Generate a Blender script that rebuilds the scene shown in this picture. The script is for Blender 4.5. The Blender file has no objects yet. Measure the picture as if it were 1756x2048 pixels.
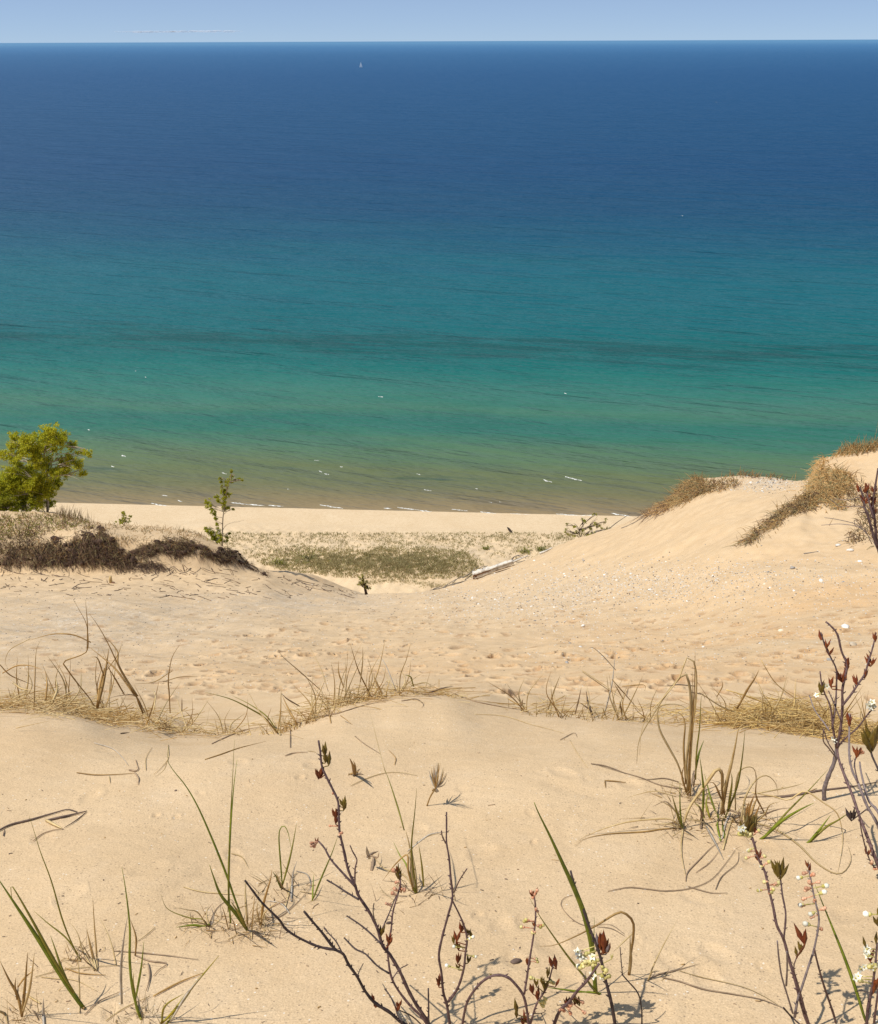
import bpy, math, random
import numpy as np
from mathutils import Vector
random.seed(7); RNG = np.random.default_rng(7)
C = bpy.context.scene.collection
# ------------------------------------------------------------------ camera
H = 110.0; FPX = 2000.0
PITCH = math.radians(25.23); ROLL = 0.0040
cp, sp = math.cos(PITCH), math.sin(PITCH)
F0 = np.array([0, cp, -sp]); U0 = np.array([0, sp, cp]); R0 = np.array([1.0, 0, 0])
RV = math.cos(ROLL)*R0 - math.sin(ROLL)*U0
UV = math.cos(ROLL)*U0 + math.sin(ROLL)*R0
CAM = np.array([0, 0, H])
def ray(px, py):
    return F0 + (px-878.0)/FPX*RV - (py-1024.0)/FPX*UV
def ut(px, py):
    d = ray(px, py); return d[0]/d[1], -d[2]/d[1]
def on_plane(px, py, Y):
    d = ray(px, py); return CAM + d*(Y/d[1])
def on_level(px, py, z=0.0):
    d = ray(px, py); return CAM + d*((z-H)/d[2])

# ------------------------------------------------------------------ materials
MATS = {}
def nodes_of(name):
    m = bpy.data.materials.new(name); m.use_nodes = True
    nt = m.node_tree; b = nt.nodes['Principled BSDF']
    return m, nt, b
def ramp(nt, stops, fac, interp='LINEAR'):
    r = nt.nodes.new('ShaderNodeValToRGB'); r.color_ramp.interpolation = interp
    e = r.color_ramp.elements
    while len(e) > 1: e.remove(e[-1])
    e[0].position = stops[0][0]; e[0].color = (*stops[0][1], 1)
    for p, c in stops[1:]:
        k = e.new(p); k.color = (*c, 1)
    nt.links.new(fac, r.inputs[0]); return r.outputs[0]
def noise(nt, vec, scale, detail=3, rough=.55, dim='3D'):
    n = nt.nodes.new('ShaderNodeTexNoise'); n.noise_dimensions = dim
    n.inputs['Scale'].default_value = scale; n.inputs['Detail'].default_value = detail
    n.inputs['Roughness'].default_value = rough
    if vec is not None: nt.links.new(vec, n.inputs['Vector'])
    return n.outputs['Fac']
def mth(nt, op, a, b=None, c=None):
    n = nt.nodes.new('ShaderNodeMath'); n.operation = op
    for i, x in enumerate((a, b, c)):
        if x is None: continue
        if isinstance(x, (int, float)): n.inputs[i].default_value = x
        else: nt.links.new(x, n.inputs[i])
    return n.outputs[0]
def mix(nt, f, a, b, mode='MIX'):
    n = nt.nodes.new('ShaderNodeMix'); n.data_type = 'RGBA'; n.blend_type = mode
    for i, x in ((0, f), (6, a), (7, b)):
        if isinstance(x, (int, float)): n.inputs[i].default_value = x
        elif isinstance(x, tuple): n.inputs[i].default_value = (*x, 1)
        else: nt.links.new(x, n.inputs[i])
    return n.outputs[2]
def geo_pos(nt):
    return nt.nodes.new('ShaderNodeNewGeometry').outputs['Position']
def plantmat(name, c1, c2, scale=60, rough=.6, transl=0.0, c3=None):
    m, nt, b = nodes_of(name)
    f = noise(nt, geo_pos(nt), scale, 2, .6)
    st = [(.3, c1), (.7, c2)]
    if c3: st = [(.25, c1), (.5, c2), (.75, c3)]
    col = ramp(nt, st, f)
    oi = nt.nodes.new('ShaderNodeObjectInfo')
    v = mth(nt, 'MULTIPLY_ADD', oi.outputs['Random'], .5, .75)
    hsv = nt.nodes.new('ShaderNodeHueSaturation'); nt.links.new(col, hsv.inputs['Color']); nt.links.new(v, hsv.inputs['Value'])
    col = hsv.outputs[0]
    nt.links.new(col, b.inputs['Base Color']); b.inputs['Roughness'].default_value = rough
    b.inputs['Specular IOR Level'].default_value = .3
    if transl:
        t = nt.nodes.new('ShaderNodeBsdfTranslucent'); nt.links.new(col, t.inputs[0])
        ms = nt.nodes.new('ShaderNodeMixShader'); ms.inputs[0].default_value = transl
        nt.links.new(b.outputs[0], ms.inputs[1]); nt.links.new(t.outputs[0], ms.inputs[2])
        nt.links.new(ms.outputs[0], nt.nodes['Material Output'].inputs['Surface'])
    MATS[name] = m; return m
plantmat('green_blade', (.145,.19,.016), (.30,.34,.036), 30, .45, .3)
plantmat('olive_blade', (.20,.18,.024), (.34,.30,.046), 30, .5, .25)
plantmat('yellow_blade', (.36,.26,.02), (.24,.22,.03), 40, .5, .15)
plantmat('tan_blade', (.45,.31,.13), (.66,.51,.27), 25, .6, .15)
plantmat('brown_blade', (.25,.14,.042), (.45,.28,.10), 30, .6, .1)
plantmat('dark_blade', (.20,.135,.085), (.38,.27,.17), 30, .7)
plantmat('grey_blade', (.30,.26,.21), (.48,.42,.34), 30, .7)
plantmat('gold_straw', (.48,.31,.08), (.70,.50,.20), 18, .6, .1, (.36,.23,.08))
plantmat('bark', (.060,.030,.030), (.155,.095,.090), 160, .6)
plantmat('bark_grey', (.13,.10,.10), (.25,.20,.19), 160, .7)
plantmat('bark_dark', (.028,.018,.018), (.070,.045,.042), 160, .6)
plantmat('leaf_red', (.16,.030,.012), (.26,.075,.020), 90, .45, .25)
plantmat('leaf_olive', (.115,.065,.010), (.20,.14,.022), 90, .45, .25)
plantmat('petal', (.82,.79,.64), (.90,.88,.76), 50, .5, .2)
plantmat('bud_yellow', (.42,.36,.06), (.72,.62,.30), 120, .5, .1)
plantmat('bud_pink', (.50,.20,.10), (.72,.44,.28), 120, .5, .1)
plantmat('tree_leaf', (.28,.27,.012), (.49,.47,.026), .9, .5, .5, (.36,.38,.026))
plantmat('tree_leaf_green', (.17,.20,.015), (.34,.37,.026), 1.2, .5, .45, (.40,.37,.022))
plantmat('tree_bark', (.22,.18,.13), (.46,.40,.31), 6, .8)
plantmat('dark_bark', (.045,.032,.024), (.10,.07,.05), 8, .8)
plantmat('root_soil', (.030,.018,.013), (.085,.050,.034), 6, .95)
plantmat('root_fibre', (.048,.028,.020), (.19,.112,.068), 4, .9, 0, (.085,.052,.036))
plantmat('dune_straw', (.36,.19,.055), (.54,.345,.14), 3, .7, .1, (.25,.13,.042))
plantmat('dune_weed', (.19,.15,.06), (.34,.27,.13), 2.5, .7, .1, (.13,.115,.04))
plantmat('shelf_grass', (.20,.18,.06), (.36,.30,.15), .6, .7, .1, (.15,.155,.045))
plantmat('shelf_scrub', (.24,.215,.085), (.50,.43,.24), .7, .8, .15, (.27,.27,.085))
plantmat('driftwood', (.24,.21,.18), (.58,.54,.48), 3.5, .8, 0, (.38,.34,.29))
plantmat('driftwood_red', (.20,.09,.05), (.36,.20,.12), 4, .85)
plantmat('twig_grey', (.10,.085,.075), (.22,.19,.165), 5, .85)
plantmat('stick_dark', (.075,.050,.040), (.16,.11,.085), 40, .8)
plantmat('charred_wood', (.018,.010,.006), (.045,.025,.014), 2, .8)
plantmat('stone_white', (.58,.55,.50), (.80,.77,.71), 9, .75)
plantmat('stone_cream', (.52,.42,.30), (.66,.57,.44), 9, .75)
plantmat('stone_grey', (.20,.185,.17), (.36,.335,.31), 9, .7)
plantmat('stone_dark', (.07,.045,.032), (.16,.12,.10), 9, .7)
plantmat('boat_white', (.75,.77,.78), (.85,.86,.86), .1, .4)
def foammat():
    m, nt, b = nodes_of('foam')
    b.inputs['Base Color'].default_value = (.80,.81,.78,1); b.inputs['Roughness'].default_value = .9
    t = nt.nodes.new('ShaderNodeBsdfTransparent'); ms = nt.nodes.new('ShaderNodeMixShader')
    nt.links.new(ramp(nt, [(.38, (.10,.10,.10)), (.60, (.92,.92,.92))], noise(nt, geo_pos(nt), 1.1, 4, .65)), ms.inputs[0])
    nt.links.new(t.outputs[0], ms.inputs[1]); nt.links.new(b.outputs[0], ms.inputs[2]); nt.links.new(ms.outputs[0], nt.nodes['Material Output'].inputs['Surface'])
    MATS['foam'] = m
foammat()
# ------------------------------------------------------------------ mesh helpers
def tag(o, label=None, cat=None, group=None, kind=None):
    if label: o['label'] = label
    if cat: o['category'] = cat
    if group: o['group'] = group
    if kind: o['kind'] = kind
    return o
def mk(name, V, Fc, mat, parent=None, loc=None, smooth=True):
    me = bpy.data.meshes.new(name)
    V = np.asarray(V, float)
    if loc is not None: V = V - np.asarray(loc)
    me.from_pydata(V.tolist(), [], Fc); me.update()
    for mm in (mat if isinstance(mat, (list, tuple)) else [mat]):
        me.materials.append(MATS[mm])
    if smooth: me.polygons.foreach_set('use_smooth', [True]*len(me.polygons))
    o = bpy.data.objects.new(name, me); C.objects.link(o)
    if parent is not None: o.parent = parent
    return o
def empty(name, loc, label, cat, group=None):
    o = bpy.data.objects.new(name, None); C.objects.link(o)
    o.location = Vector([float(x) for x in loc]); o.empty_display_size = .1
    return tag(o, label, cat, group)
class MB:
    def __init__(s): s.V = []; s.F = []; s.n = 0; s.M = []
    def add(s, V, Fc, mi=0):
        s.V.append(np.asarray(V, float)); s.F += [tuple(i+s.n for i in f) for f in Fc]
        s.M += [mi]*len(Fc); s.n += len(V)
    def build(s, name, mat, parent=None, loc=None, smooth=True):
        o = mk(name, np.vstack(s.V), s.F, mat, parent, loc, smooth)
        if any(s.M): o.data.polygons.foreach_set('material_index', s.M)
        return o
def catmull(P, n):
    P = np.asarray(P, float)
    if len(P) == 2:
        s = np.linspace(0, 1, n)[:, None]; return P[0]*(1-s)+P[1]*s
    Q = np.vstack([2*P[0]-P[1], P, 2*P[-1]-P[-2]])
    L = np.concatenate([[0], np.cumsum(np.linalg.norm(np.diff(P, axis=0), axis=1))])
    out = []
    for s in np.linspace(0, L[-1], n):
        k = min(np.searchsorted(L, s, side='right')-1, len(P)-2)
        t = (s-L[k])/max(L[k+1]-L[k], 1e-9)
        a, b, c, d = Q[k], Q[k+1], Q[k+2], Q[k+3]
        out.append(.5*((2*b)+(c-a)*t+(2*a-5*b+4*c-d)*t*t+(-a+3*b-3*c+d)*t**3))
    return np.array(out)
def norm(v): return v/(np.linalg.norm(v, axis=-1, keepdims=True)+1e-12)
def tube(P, ra, rb, k=5, ref=None, cap=True):
    """elliptic tube; ra = half width seen by the viewer, rb = half depth"""
    P = np.asarray(P, float); n = len(P)
    T = norm(np.gradient(P, axis=0))
    view = norm(P-CAM) if ref is None else np.tile(np.asarray(ref, float), (n, 1))
    A = norm(np.cross(view, T)); B = np.cross(T, A)
    ra = np.broadcast_to(ra, n)[:, None]; rb = np.broadcast_to(rb, n)[:, None]
    V = []
    for j in range(k):
        a = 2*math.pi*j/k
        V.append(P+A*ra*math.cos(a)+B*rb*math.sin(a))
    V = np.stack(V, 1).reshape(-1, 3)
    Fc = [(i*k+j, i*k+(j+1) % k, (i+1)*k+(j+1) % k, (i+1)*k+j) for i in range(n-1) for j in range(k)]
    if cap: Fc += [tuple(range(k))[::-1], tuple((n-1)*k+j for j in range(k))]
    return V, Fc
def strand(P0, d, L, w, droop=.3, seg=4, side=None):
    s = np.linspace(0, 1, seg+1)[:, None]
    P = np.asarray(P0)+np.asarray(d)*L*s
    P[:, 2] -= droop*L*s[:, 0]**2
    r = w*.5*(1-.85*s[:, 0])
    return tube(P, r, r*.5, 3, cap=False)
def lump(c, rx, ry, rz, seed=0, amp=.25, sub=3, flat=None):
    import bmesh
    bm = bmesh.new(); bmesh.ops.create_icosphere(bm, subdivisions=sub, radius=1)
    V = np.array([v.co[:] for v in bm.verts]); Fc = [tuple(v.index for v in f.verts) for f in bm.faces]; bm.free()
    g = np.random.default_rng(seed); n = np.zeros(len(V))
    for o in range(1, 5):
        for _ in range(4):
            k = g.normal(size=3)*1.7*o; n += np.sin(V@k+g.uniform(0, 6))/o
    V = V*(1+amp*n[:, None]/3)
    return V*np.array([rx, ry, rz])+np.asarray(c), Fc
# ------------------------------------------------------------------ terrain: lofted from crest and foot lines, true distances
def pchip(x, y, xi):
    x = np.asarray(x, float); y = np.asarray(y, float)
    h = np.diff(x); dl = np.diff(y)/h; n = len(x)
    d = np.zeros(n)
    if n == 2: d[:] = dl[0]
    else:
        for k in range(1, n-1):
            if dl[k-1]*dl[k] > 0:
                w1 = 2*h[k]+h[k-1]; w2 = h[k]+2*h[k-1]
                d[k] = (w1+w2)/(w1/dl[k-1]+w2/dl[k])
        d[0] = dl[0]; d[-1] = dl[-1]
    xi = np.clip(xi, x[0], x[-1])
    k = np.clip(np.searchsorted(x, xi, side='right')-1, 0, n-2)
    t = (xi-x[k])/h[k]
    return ((1+2*t)*(1-t)**2*y[k]+t*(1-t)**2*h[k]*d[k]+t*t*(3-2*t)*y[k+1]+t*t*(t-1)*h[k]*d[k+1])
UD = 0.56
ucols = np.concatenate([-np.geomspace(14, UD, 110, endpoint=False), np.linspace(-UD, UD, 860), np.geomspace(UD, 14, 111)[1:]])
Yrows = np.concatenate([np.geomspace(.08, 1.0, 60, endpoint=False), np.linspace(1.0, 4.0, 330, endpoint=False),
    np.linspace(4, 9, 70, endpoint=False), np.geomspace(9, 56, 640, endpoint=False), np.linspace(56, 75, 60, endpoint=False),
    np.linspace(75, 165, 40, endpoint=False), np.linspace(165, 255, 150)])
uc = np.clip(ucols, -.52, .52)
def feature(pts):
    U = []; T = []; V = []
    for px, py, Y in pts:
        u, t = ut(px, py); U.append(u); T.append(t); V.append(math.log(Y))
    return pchip(U, V, uc), pchip(U, T, uc)
rowsF = []
t0 = lambda Y: 1.18/Y+.35
for Y in (.08, .11, .16, .25, .4, .6, .8, 1.0, 1.5, 2.0, 2.6):
    rowsF.append((np.full(len(uc), math.log(Y)), np.full(len(uc), t0(Y))))
crest = [(-160,1420,3.2),(100,1425,3.2),(250,1455,3.2),(400,1472,3.15),(560,1463,3.15),(700,1415,3.3),(850,1390,3.4),(930,1398,3.4),(1050,1424,3.35),(1200,1438,3.3),(1350,1442,3.3),(1500,1455,3.25),(1650,1475,3.2),(1930,1500,3.2)]
fv, ft = feature(crest); rowsF.append((fv, ft))
ridge = np.exp(-((uc-ut(860, 1390)[0])/.06)**2)          # the knoll top breaks off sharply, its shoulders roll over gently
bt = ft-.020*(1-.9*ridge); bY = 3.85+.10*np.sin(uc*23)+.07*np.sin(uc*57+1)
rowsF.append((np.log(bY), bt+.004*np.sin(uc*41)+.003*np.sin(uc*97)))
rowsF.append((np.full(len(uc), math.log(5.0)), bt+.04)); rowsF.append((np.full(len(uc), math.log(8.5)), bt+.008))
for pts in (
  [(-160,1340,12),(400,1360,12.5),(850,1340,13),(1300,1335,12),(1930,1320,11)],
  [(-160,1270,20),(400,1275,21),(850,1270,22),(1300,1262,20),(1600,1240,17),(1930,1225,16)],
  [(-160,1205,30),(200,1205,31),(450,1215,33),(740,1212,38),(900,1203,38),(1100,1170,34),(1300,1130,30),(1500,1108,25),(1930,1080,23)],
  [(-160,1150,42.3),(150,1147,42.5),(300,1147,42.6),(430,1142,43.5),(520,1150,45),(620,1170,47),(740,1192,47.5),(900,1184,47),(1000,1150,47),(1120,1112,44),(1260,1070,40),(1400,1010,36),(1500,1000,33),(1620,1000,29),(1930,985,28)]):
    rowsF.append(feature(pts))
sil = [(-160,1080,43.5),(100,1085,43.8),(190,1066,44),(300,1082,44.3),(380,1080,45),(460,1100,46),(510,1132,47.5),(620,1150,49),(700,1177,51),(740,1187,51.5),(870,1182,52),(950,1157,52),(1050,1121,51),(1120,1092,50),(1260,1043,47),(1330,1003,43),(1390,956,41),(1500,953,40),(1610,964,37.5),(1645,918,35.5),(1760,893,34),(1930,880,33)]
sv, st_ = feature(sil); rowsF.append((sv, st_))
lv, lt = feature([(-160,1022,56),(100,1026,56),(200,1046,55),(300,1055,54.5),(380,1062,54),(470,1090,53.5)])
ul = ut(380,1062)[0]; u2 = ut(560,1130)[0]
w = np.clip((uc-ul)/(u2-ul), 0, 1); w = w*w*(3-2*w)
rowsF.append((lv*(1-w)+(sv+math.log(1.14))*w, lt*(1-w)+(st_+.035)*w))
a9 = rowsF[-1]
rowsF.append((np.full(len(uc), math.log(73)), np.maximum(.54, np.minimum(a9[1]+.10, .605))))
rowsF.append((np.full(len(uc), math.log(100)), np.full(len(uc), .617)))
rowsF.append((np.full(len(uc), math.log(150)), np.full(len(uc), .645)))
rowsF.append((np.full(len(uc), math.log(180)), np.full(len(uc), .67)))
rowsF.append((np.full(len(uc), math.log(300)), np.full(len(uc), .75)))
FV = np.array([r[0] for r in rowsF]); FT = np.array([r[1] for r in rowsF])
lY = np.log(Yrows)
TG = np.empty((len(Yrows), len(uc)))
for j in range(len(uc)): TG[:, j] = pchip(FV[:, j], FT[:, j], lY)
YG = np.repeat(Yrows[:, None], len(uc), 1); XG = YG*ucols[None, :]
ZG = H-TG*YG
def wob(X, Y, wl, n=10, seed=1):
    g = np.random.default_rng(seed); z = np.zeros_like(X)
    for _ in range(n):
        a = g.uniform(0, 2*math.pi); k = 2*math.pi/(wl*g.uniform(.6, 1.7))
        z += np.sin(k*(X*math.cos(a)+Y*math.sin(a))+g.uniform(0, 6.3))
    return z/math.sqrt(n)
near = np.clip((4.6-YG)/1.5, 0, 1); mid = np.clip((YG-8)/8, 0, 1)*np.clip((160-YG)/60, 0, 1)
ZG += near*(.008*wob(XG, YG, .9, 8, 3)+.0015*wob(XG, YG, .22, 12, 4)+.0006*wob(XG, YG, .07, 14, 5))
ZG += mid*(.07*wob(XG, YG, 4.5, 10, 6)+.028*wob(XG, YG, 1.3, 14, 7)+.010*wob(XG, YG, .5, 16, 8))
# beach and vegetated shelf
def shoreY(X): return 233.6-.065*X
d = shoreY(XG)-YG
zb = np.where(d < 0, .07*d, np.where(d < 12, .10*d, 1.2+3.2*np.clip((d-12)/26, 0, 1)**.8))
zb += np.clip((d-12)/8, 0, 1)*(.22*wob(XG, YG, 7, 10, 9)+.10*wob(XG, YG, 2.6, 12, 10))
zb += 3.0*np.exp(-(((XG+9)/17)**2+((YG-197)/9)**2)**1.5)
isb = zb > ZG
ZG = np.maximum(ZG, zb)
# colour zones
def gauss(px, py, rx, ry, power=2):
    g = np.clip(((PXG-px)/rx)**2+((PYG-py)/ry)**2, 0, 50); return np.exp(-g**(power/2))
dn = ray(0, 0)  # pixel grid of the terrain (used only to look up zones by bearing and fall)
D = np.stack([XG, YG, ZG-H], -1); zf = D@F0
PXG = 878+FPX*(D@RV)/zf; PYG = 1024-FPX*(D@UV)/zf
bad = zf <= .05; PXG[bad] = -9999; PYG[bad] = 9999
midm = ((YG > 8.6) & (YG < 54))
grey = midm*np.clip(1.0*gauss(150,1250,330,60)+.85*gauss(620,1205,220,26)+.35*gauss(1050,1200,250,60)+.5*gauss(1530,965,80,18), 0, 1)
orange = midm*np.clip(.8*gauss(1400,1290,330,75)+.7*gauss(1680,1190,200,90)+.5*gauss(700,1330,500,40)+.6*gauss(1690,940,60,40), 0, 1)
dent_shade = np.zeros_like(ZG)  # shade of footprints and scuffs, painted as darker sand colour in each dent
# footprints and scuffs, pressed into the sheet
def dent(x, Y, r, depth, ang=0, asp=1.6):
    j0, j1 = np.searchsorted(ucols, [(x-2.2*r)/Y, (x+2.2*r)/Y]); i0, i1 = np.searchsorted(Yrows, [Y-2.2*r*asp, Y+2.2*r*asp])
    if j1 <= j0 or i1 <= i0: return
    X = XG[i0:i1, j0:j1]-x; Q = YG[i0:i1, j0:j1]-Y
    a = X*math.cos(ang)+Q*math.sin(ang); b = (-X*math.sin(ang)+Q*math.cos(ang))/asp
    q = (a*a+b*b)/(r*r)
    ZG[i0:i1, j0:j1] += -depth*np.exp(-q**2)+.35*depth*np.exp(-((np.sqrt(q)-1.35)/.35)**2)
    dent_shade[i0:i1, j0:j1] = np.maximum(dent_shade[i0:i1, j0:j1], np.exp(-(q*.8)**2))
def colprof(u):
    k = np.interp(u, ucols, np.arange(len(ucols))); j = min(int(k), len(ucols)-2); f = k-j
    return (H-ZG[:, j]*(1-f)-ZG[:, j+1]*f)/Yrows
def ground(px, py, ymin=.55):
    u, t = ut(px, py); T = colprof(u); i0 = np.searchsorted(Yrows, ymin)
    m = T[i0:] <= t
    if not m.any(): return None
    i = i0+int(np.argmax(m))
    if i == i0: Y = Yrows[i]
    else:
        f = (T[i-1]-t)/(T[i-1]-T[i]+1e-12); Y = Yrows[i-1]+(Yrows[i]-Yrows[i-1])*f
    return np.array([u*Y, Y, H-t*Y])
def gz(x, Y):
    u = x/Y; k = np.interp(u, ucols, np.arange(len(ucols))); j = min(int(k), len(ucols)-2); f = k-j
    i = np.interp(Y, Yrows, np.arange(len(Yrows))); a = min(int(i), len(Yrows)-2); g = i-a
    return (ZG[a, j]*(1-f)+ZG[a, j+1]*f)*(1-g)+(ZG[a+1, j]*(1-f)+ZG[a+1, j+1]*f)*g
g = random.Random(5)
tracks = [((330,1385),(960,1195)),((250,1350),(800,1230)),((480,1310),(1000,1300)),((560,1350),(1330,1290)),((900,1345),(1700,1310)),((980,1385),(1560,1350)),((1150,1310),(1720,1260)),((560,1265),(900,1235)),((1100,1200),(1290,1190)),((620,1290),(1180,1225)),((700,1385),(1150,1330))]
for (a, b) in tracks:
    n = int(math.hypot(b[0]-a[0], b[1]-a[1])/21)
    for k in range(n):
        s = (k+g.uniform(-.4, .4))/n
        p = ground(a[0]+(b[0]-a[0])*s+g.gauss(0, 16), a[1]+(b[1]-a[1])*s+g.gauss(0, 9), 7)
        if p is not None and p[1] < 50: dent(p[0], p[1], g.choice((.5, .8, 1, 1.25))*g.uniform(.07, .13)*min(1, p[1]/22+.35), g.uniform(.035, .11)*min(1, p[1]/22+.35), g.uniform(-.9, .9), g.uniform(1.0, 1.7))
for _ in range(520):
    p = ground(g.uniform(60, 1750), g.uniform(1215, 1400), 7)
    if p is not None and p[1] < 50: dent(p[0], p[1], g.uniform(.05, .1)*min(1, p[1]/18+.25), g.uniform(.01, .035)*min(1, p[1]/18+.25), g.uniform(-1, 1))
for px, py, r, dp in ((740,1790,.08,.006),):
    p = ground(px, py); dent(p[0], p[1], r, dp, .3, 1.3)
def groove(pts_, r, dp, z):
    for (a, b) in zip(pts_[:-1], pts_[1:]):
        n = int(math.hypot(b[0]-a[0], b[1]-a[1])/9)+1
        for k in range(n):
            p = ground(z[0]+(a[0]+(b[0]-a[0])*k/n)/z[2], z[1]+(a[1]+(b[1]-a[1])*k/n)/z[2])
            j0, j1 = np.searchsorted(ucols, [(p[0]-.15)/p[1], (p[0]+.15)/p[1]]); i0, i1 = np.searchsorted(Yrows, [p[1]-.15, p[1]+.15])
            q = ((XG[i0:i1, j0:j1]-p[0])**2+(YG[i0:i1, j0:j1]-p[1])**2)/(r*r); ZG[i0:i1, j0:j1] += -dp*.14*np.exp(-q)
za = (0, 1500, 2.832)
groove([(910,820),(1050,750),(1200,680)], .02, .0035, za); groove([(1300,1160),(1500,1085),(1756,1000)], .018, .003, za); groove([(850,1400),(1000,1330),(1150,1270),(1300,1160)], .02, .003, za); groove([(1000,610),(1220,520)], .02, .003, za)
zc = (1100, 1560, 2.677)
groove([(180,150),(100,190),(75,260),(80,330),(110,380)], .018, .003, zc); groove([(0,20),(120,60),(300,90)], .03, .003, zc)
for _ in range(70):
    p = ground(g.uniform(20, 1740), g.uniform(1500, 2040)); dent(p[0], p[1], g.uniform(.008, .03), g.uniform(.001, .005), g.uniform(-1, 1), g.uniform(1, 1.8))
dent_shade[:, :] *= midm

nr, nc = ZG.shape
me = bpy.data.meshes.new('sand')
me.vertices.add(nr*nc); me.vertices.foreach_set('co', np.stack([XG, YG, ZG], -1).astype(np.float32).ravel())
idx = np.arange(nr*nc).reshape(nr, nc)
q = np.stack([idx[:-1, :-1], idx[:-1, 1:], idx[1:, 1:], idx[1:, :-1]], -1).reshape(-1, 4)
me.loops.add(q.size); me.loops.foreach_set('vertex_index', q.ravel().astype(np.int32))
me.polygons.add(len(q)); me.polygons.foreach_set('loop_start', (np.arange(len(q))*4).astype(np.int32))
me.polygons.foreach_set('use_smooth', np.ones(len(q), bool))
me.update()
zone = np.stack([grey, orange, dent_shade, isb.astype(float)], -1).astype(np.float32)
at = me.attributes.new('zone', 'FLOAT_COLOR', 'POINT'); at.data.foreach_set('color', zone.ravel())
def sandmat():
    m, nt, b = nodes_of('sand'); P = geo_pos(nt)
    a = nt.nodes.new('ShaderNodeAttribute'); a.attribute_name = 'zone'
    sep = nt.nodes.new('ShaderNodeSeparateColor'); nt.links.new(a.outputs['Color'], sep.inputs[0])
    gr, og, dsh = sep.outputs[0], sep.outputs[1], sep.outputs[2]
    bea = a.outputs['Alpha']
    n1 = noise(nt, P, 2.2, 5, .6); n2 = noise(nt, P, .35, 4, .6); n3 = noise(nt, P, 270, 3, .7); n4 = noise(nt, P, 120, 2, .6)
    base = ramp(nt, [(.3, (.560,.400,.232)), (.7, (.620,.458,.282))], n1)
    col = mix(nt, mth(nt, 'MULTIPLY', og, ramp(nt, [(.35, (0,0,0)), (.65, (1,1,1))], n2)), base, (.585,.375,.190))
    gn = mth(nt, 'MULTIPLY', gr, ramp(nt, [(.32, (.15,.15,.15)), (.62, (1,1,1))], noise(nt, P, .8, 5, .65)))
    col = mix(nt, mth(nt, 'MULTIPLY', gn, .65), col, (.47,.40,.31))
    col = mix(nt, bea, col, ramp(nt, [(.3, (.58,.44,.275)), (.7, (.63,.49,.32))], noise(nt, P, .12, 4)))
    col = mix(nt, mth(nt, 'MULTIPLY', dsh, .55), col, (.30,.155,.065))  # dents tinted dark brown in place of shade
    col = mix(nt, mth(nt, 'MULTIPLY', ramp(nt, [(.45, (0,0,0)), (.66, (1,1,1))], noise(nt, P, 1.3, 6, .68)), .45), col, (.500,.350,.200))
    col = mix(nt, mth(nt, 'MULTIPLY', ramp(nt, [(.50, (0,0,0)), (.70, (1,1,1))], noise(nt, P, 4.5, 5, .7)), .25), col, (.66,.52,.36))
    # grain: fine light/dark speckle, strongest close up
    sp1 = ramp(nt, [(.28, (.42,.40,.38)), (.44, (.95,.95,.95)), (.58, (1.02,1.02,1.02)), (.72, (1.42,1.42,1.46))], n3)
    col = mix(nt, .8, col, sp1, 'MULTIPLY')
    v = nt.nodes.new('ShaderNodeTexVoronoi'); v.inputs['Scale'].default_value = 120; nt.links.new(P, v.inputs['Vector'])
    sc = nt.nodes.new('ShaderNodeSeparateColor'); nt.links.new(v.outputs['Color'], sc.inputs[0])
    dot = mth(nt, 'LESS_THAN', v.outputs['Distance'], .27)
    patch = ramp(nt, [(.42, (0,0,0)), (.62, (1,1,1))], noise(nt, P, 6, 3))
    wh = mth(nt, 'MULTIPLY', dot, mth(nt, 'GREATER_THAN', sc.outputs[0], mth(nt, 'SUBTRACT', .99, mth(nt, 'MULTIPLY', patch, .05))))
    dk = mth(nt, 'MULTIPLY', dot, mth(nt, 'LESS_THAN', sc.outputs[0], mth(nt, 'MULTIPLY_ADD', patch, .16, .05)))
    col = mix(nt, mth(nt, 'MULTIPLY', wh, .6), col, (.78,.73,.64))
    col = mix(nt, mth(nt, 'MULTIPLY', dk, .6), col, (.20,.14,.10))
    # coarse grit of the blow-out floor (several cm stones seen as speckle)
    v2 = nt.nodes.new('ShaderNodeTexVoronoi'); v2.inputs['Scale'].default_value = 9; nt.links.new(P, v2.inputs['Vector'])
    s2 = nt.nodes.new('ShaderNodeSeparateColor'); nt.links.new(v2.outputs['Color'], s2.inputs[0])
    d2 = mth(nt, 'LESS_THAN', v2.outputs['Distance'], .36)
    zone2 = mth(nt, 'MAXIMUM', gn, mth(nt, 'MULTIPLY', og, .25))
    gl = mth(nt, 'MULTIPLY', mth(nt, 'MULTIPLY', d2, zone2), mth(nt, 'GREATER_THAN', s2.outputs[1], .72))
    gd = mth(nt, 'MULTIPLY', mth(nt, 'MULTIPLY', d2, zone2), mth(nt, 'LESS_THAN', s2.outputs[1], .22))
    col = mix(nt, mth(nt, 'MULTIPLY', gl, .6), col, (.66,.62,.56)); col = mix(nt, mth(nt, 'MULTIPLY', gd, .5), col, (.22,.19,.17))
    nt.links.new(col, b.inputs['Base Color']); b.inputs['Roughness'].default_value = .95
    b.inputs['Specular IOR Level'].default_value = .12
    hgt = mth(nt, 'ADD', mth(nt, 'MULTIPLY', n3, .0022), mth(nt, 'MULTIPLY', n4, .0028))
    hgt = mth(nt, 'ADD', hgt, mth(nt, 'MULTIPLY', noise(nt, P, 22, 3), .006))
    farh = mth(nt, 'MULTIPLY', mth(nt, 'ADD', mth(nt, 'ADD', mth(nt, 'ADD', gr, og), dsh), .12), mth(nt, 'MULTIPLY', noise(nt, P, 5, 4, .7), .05))
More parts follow.
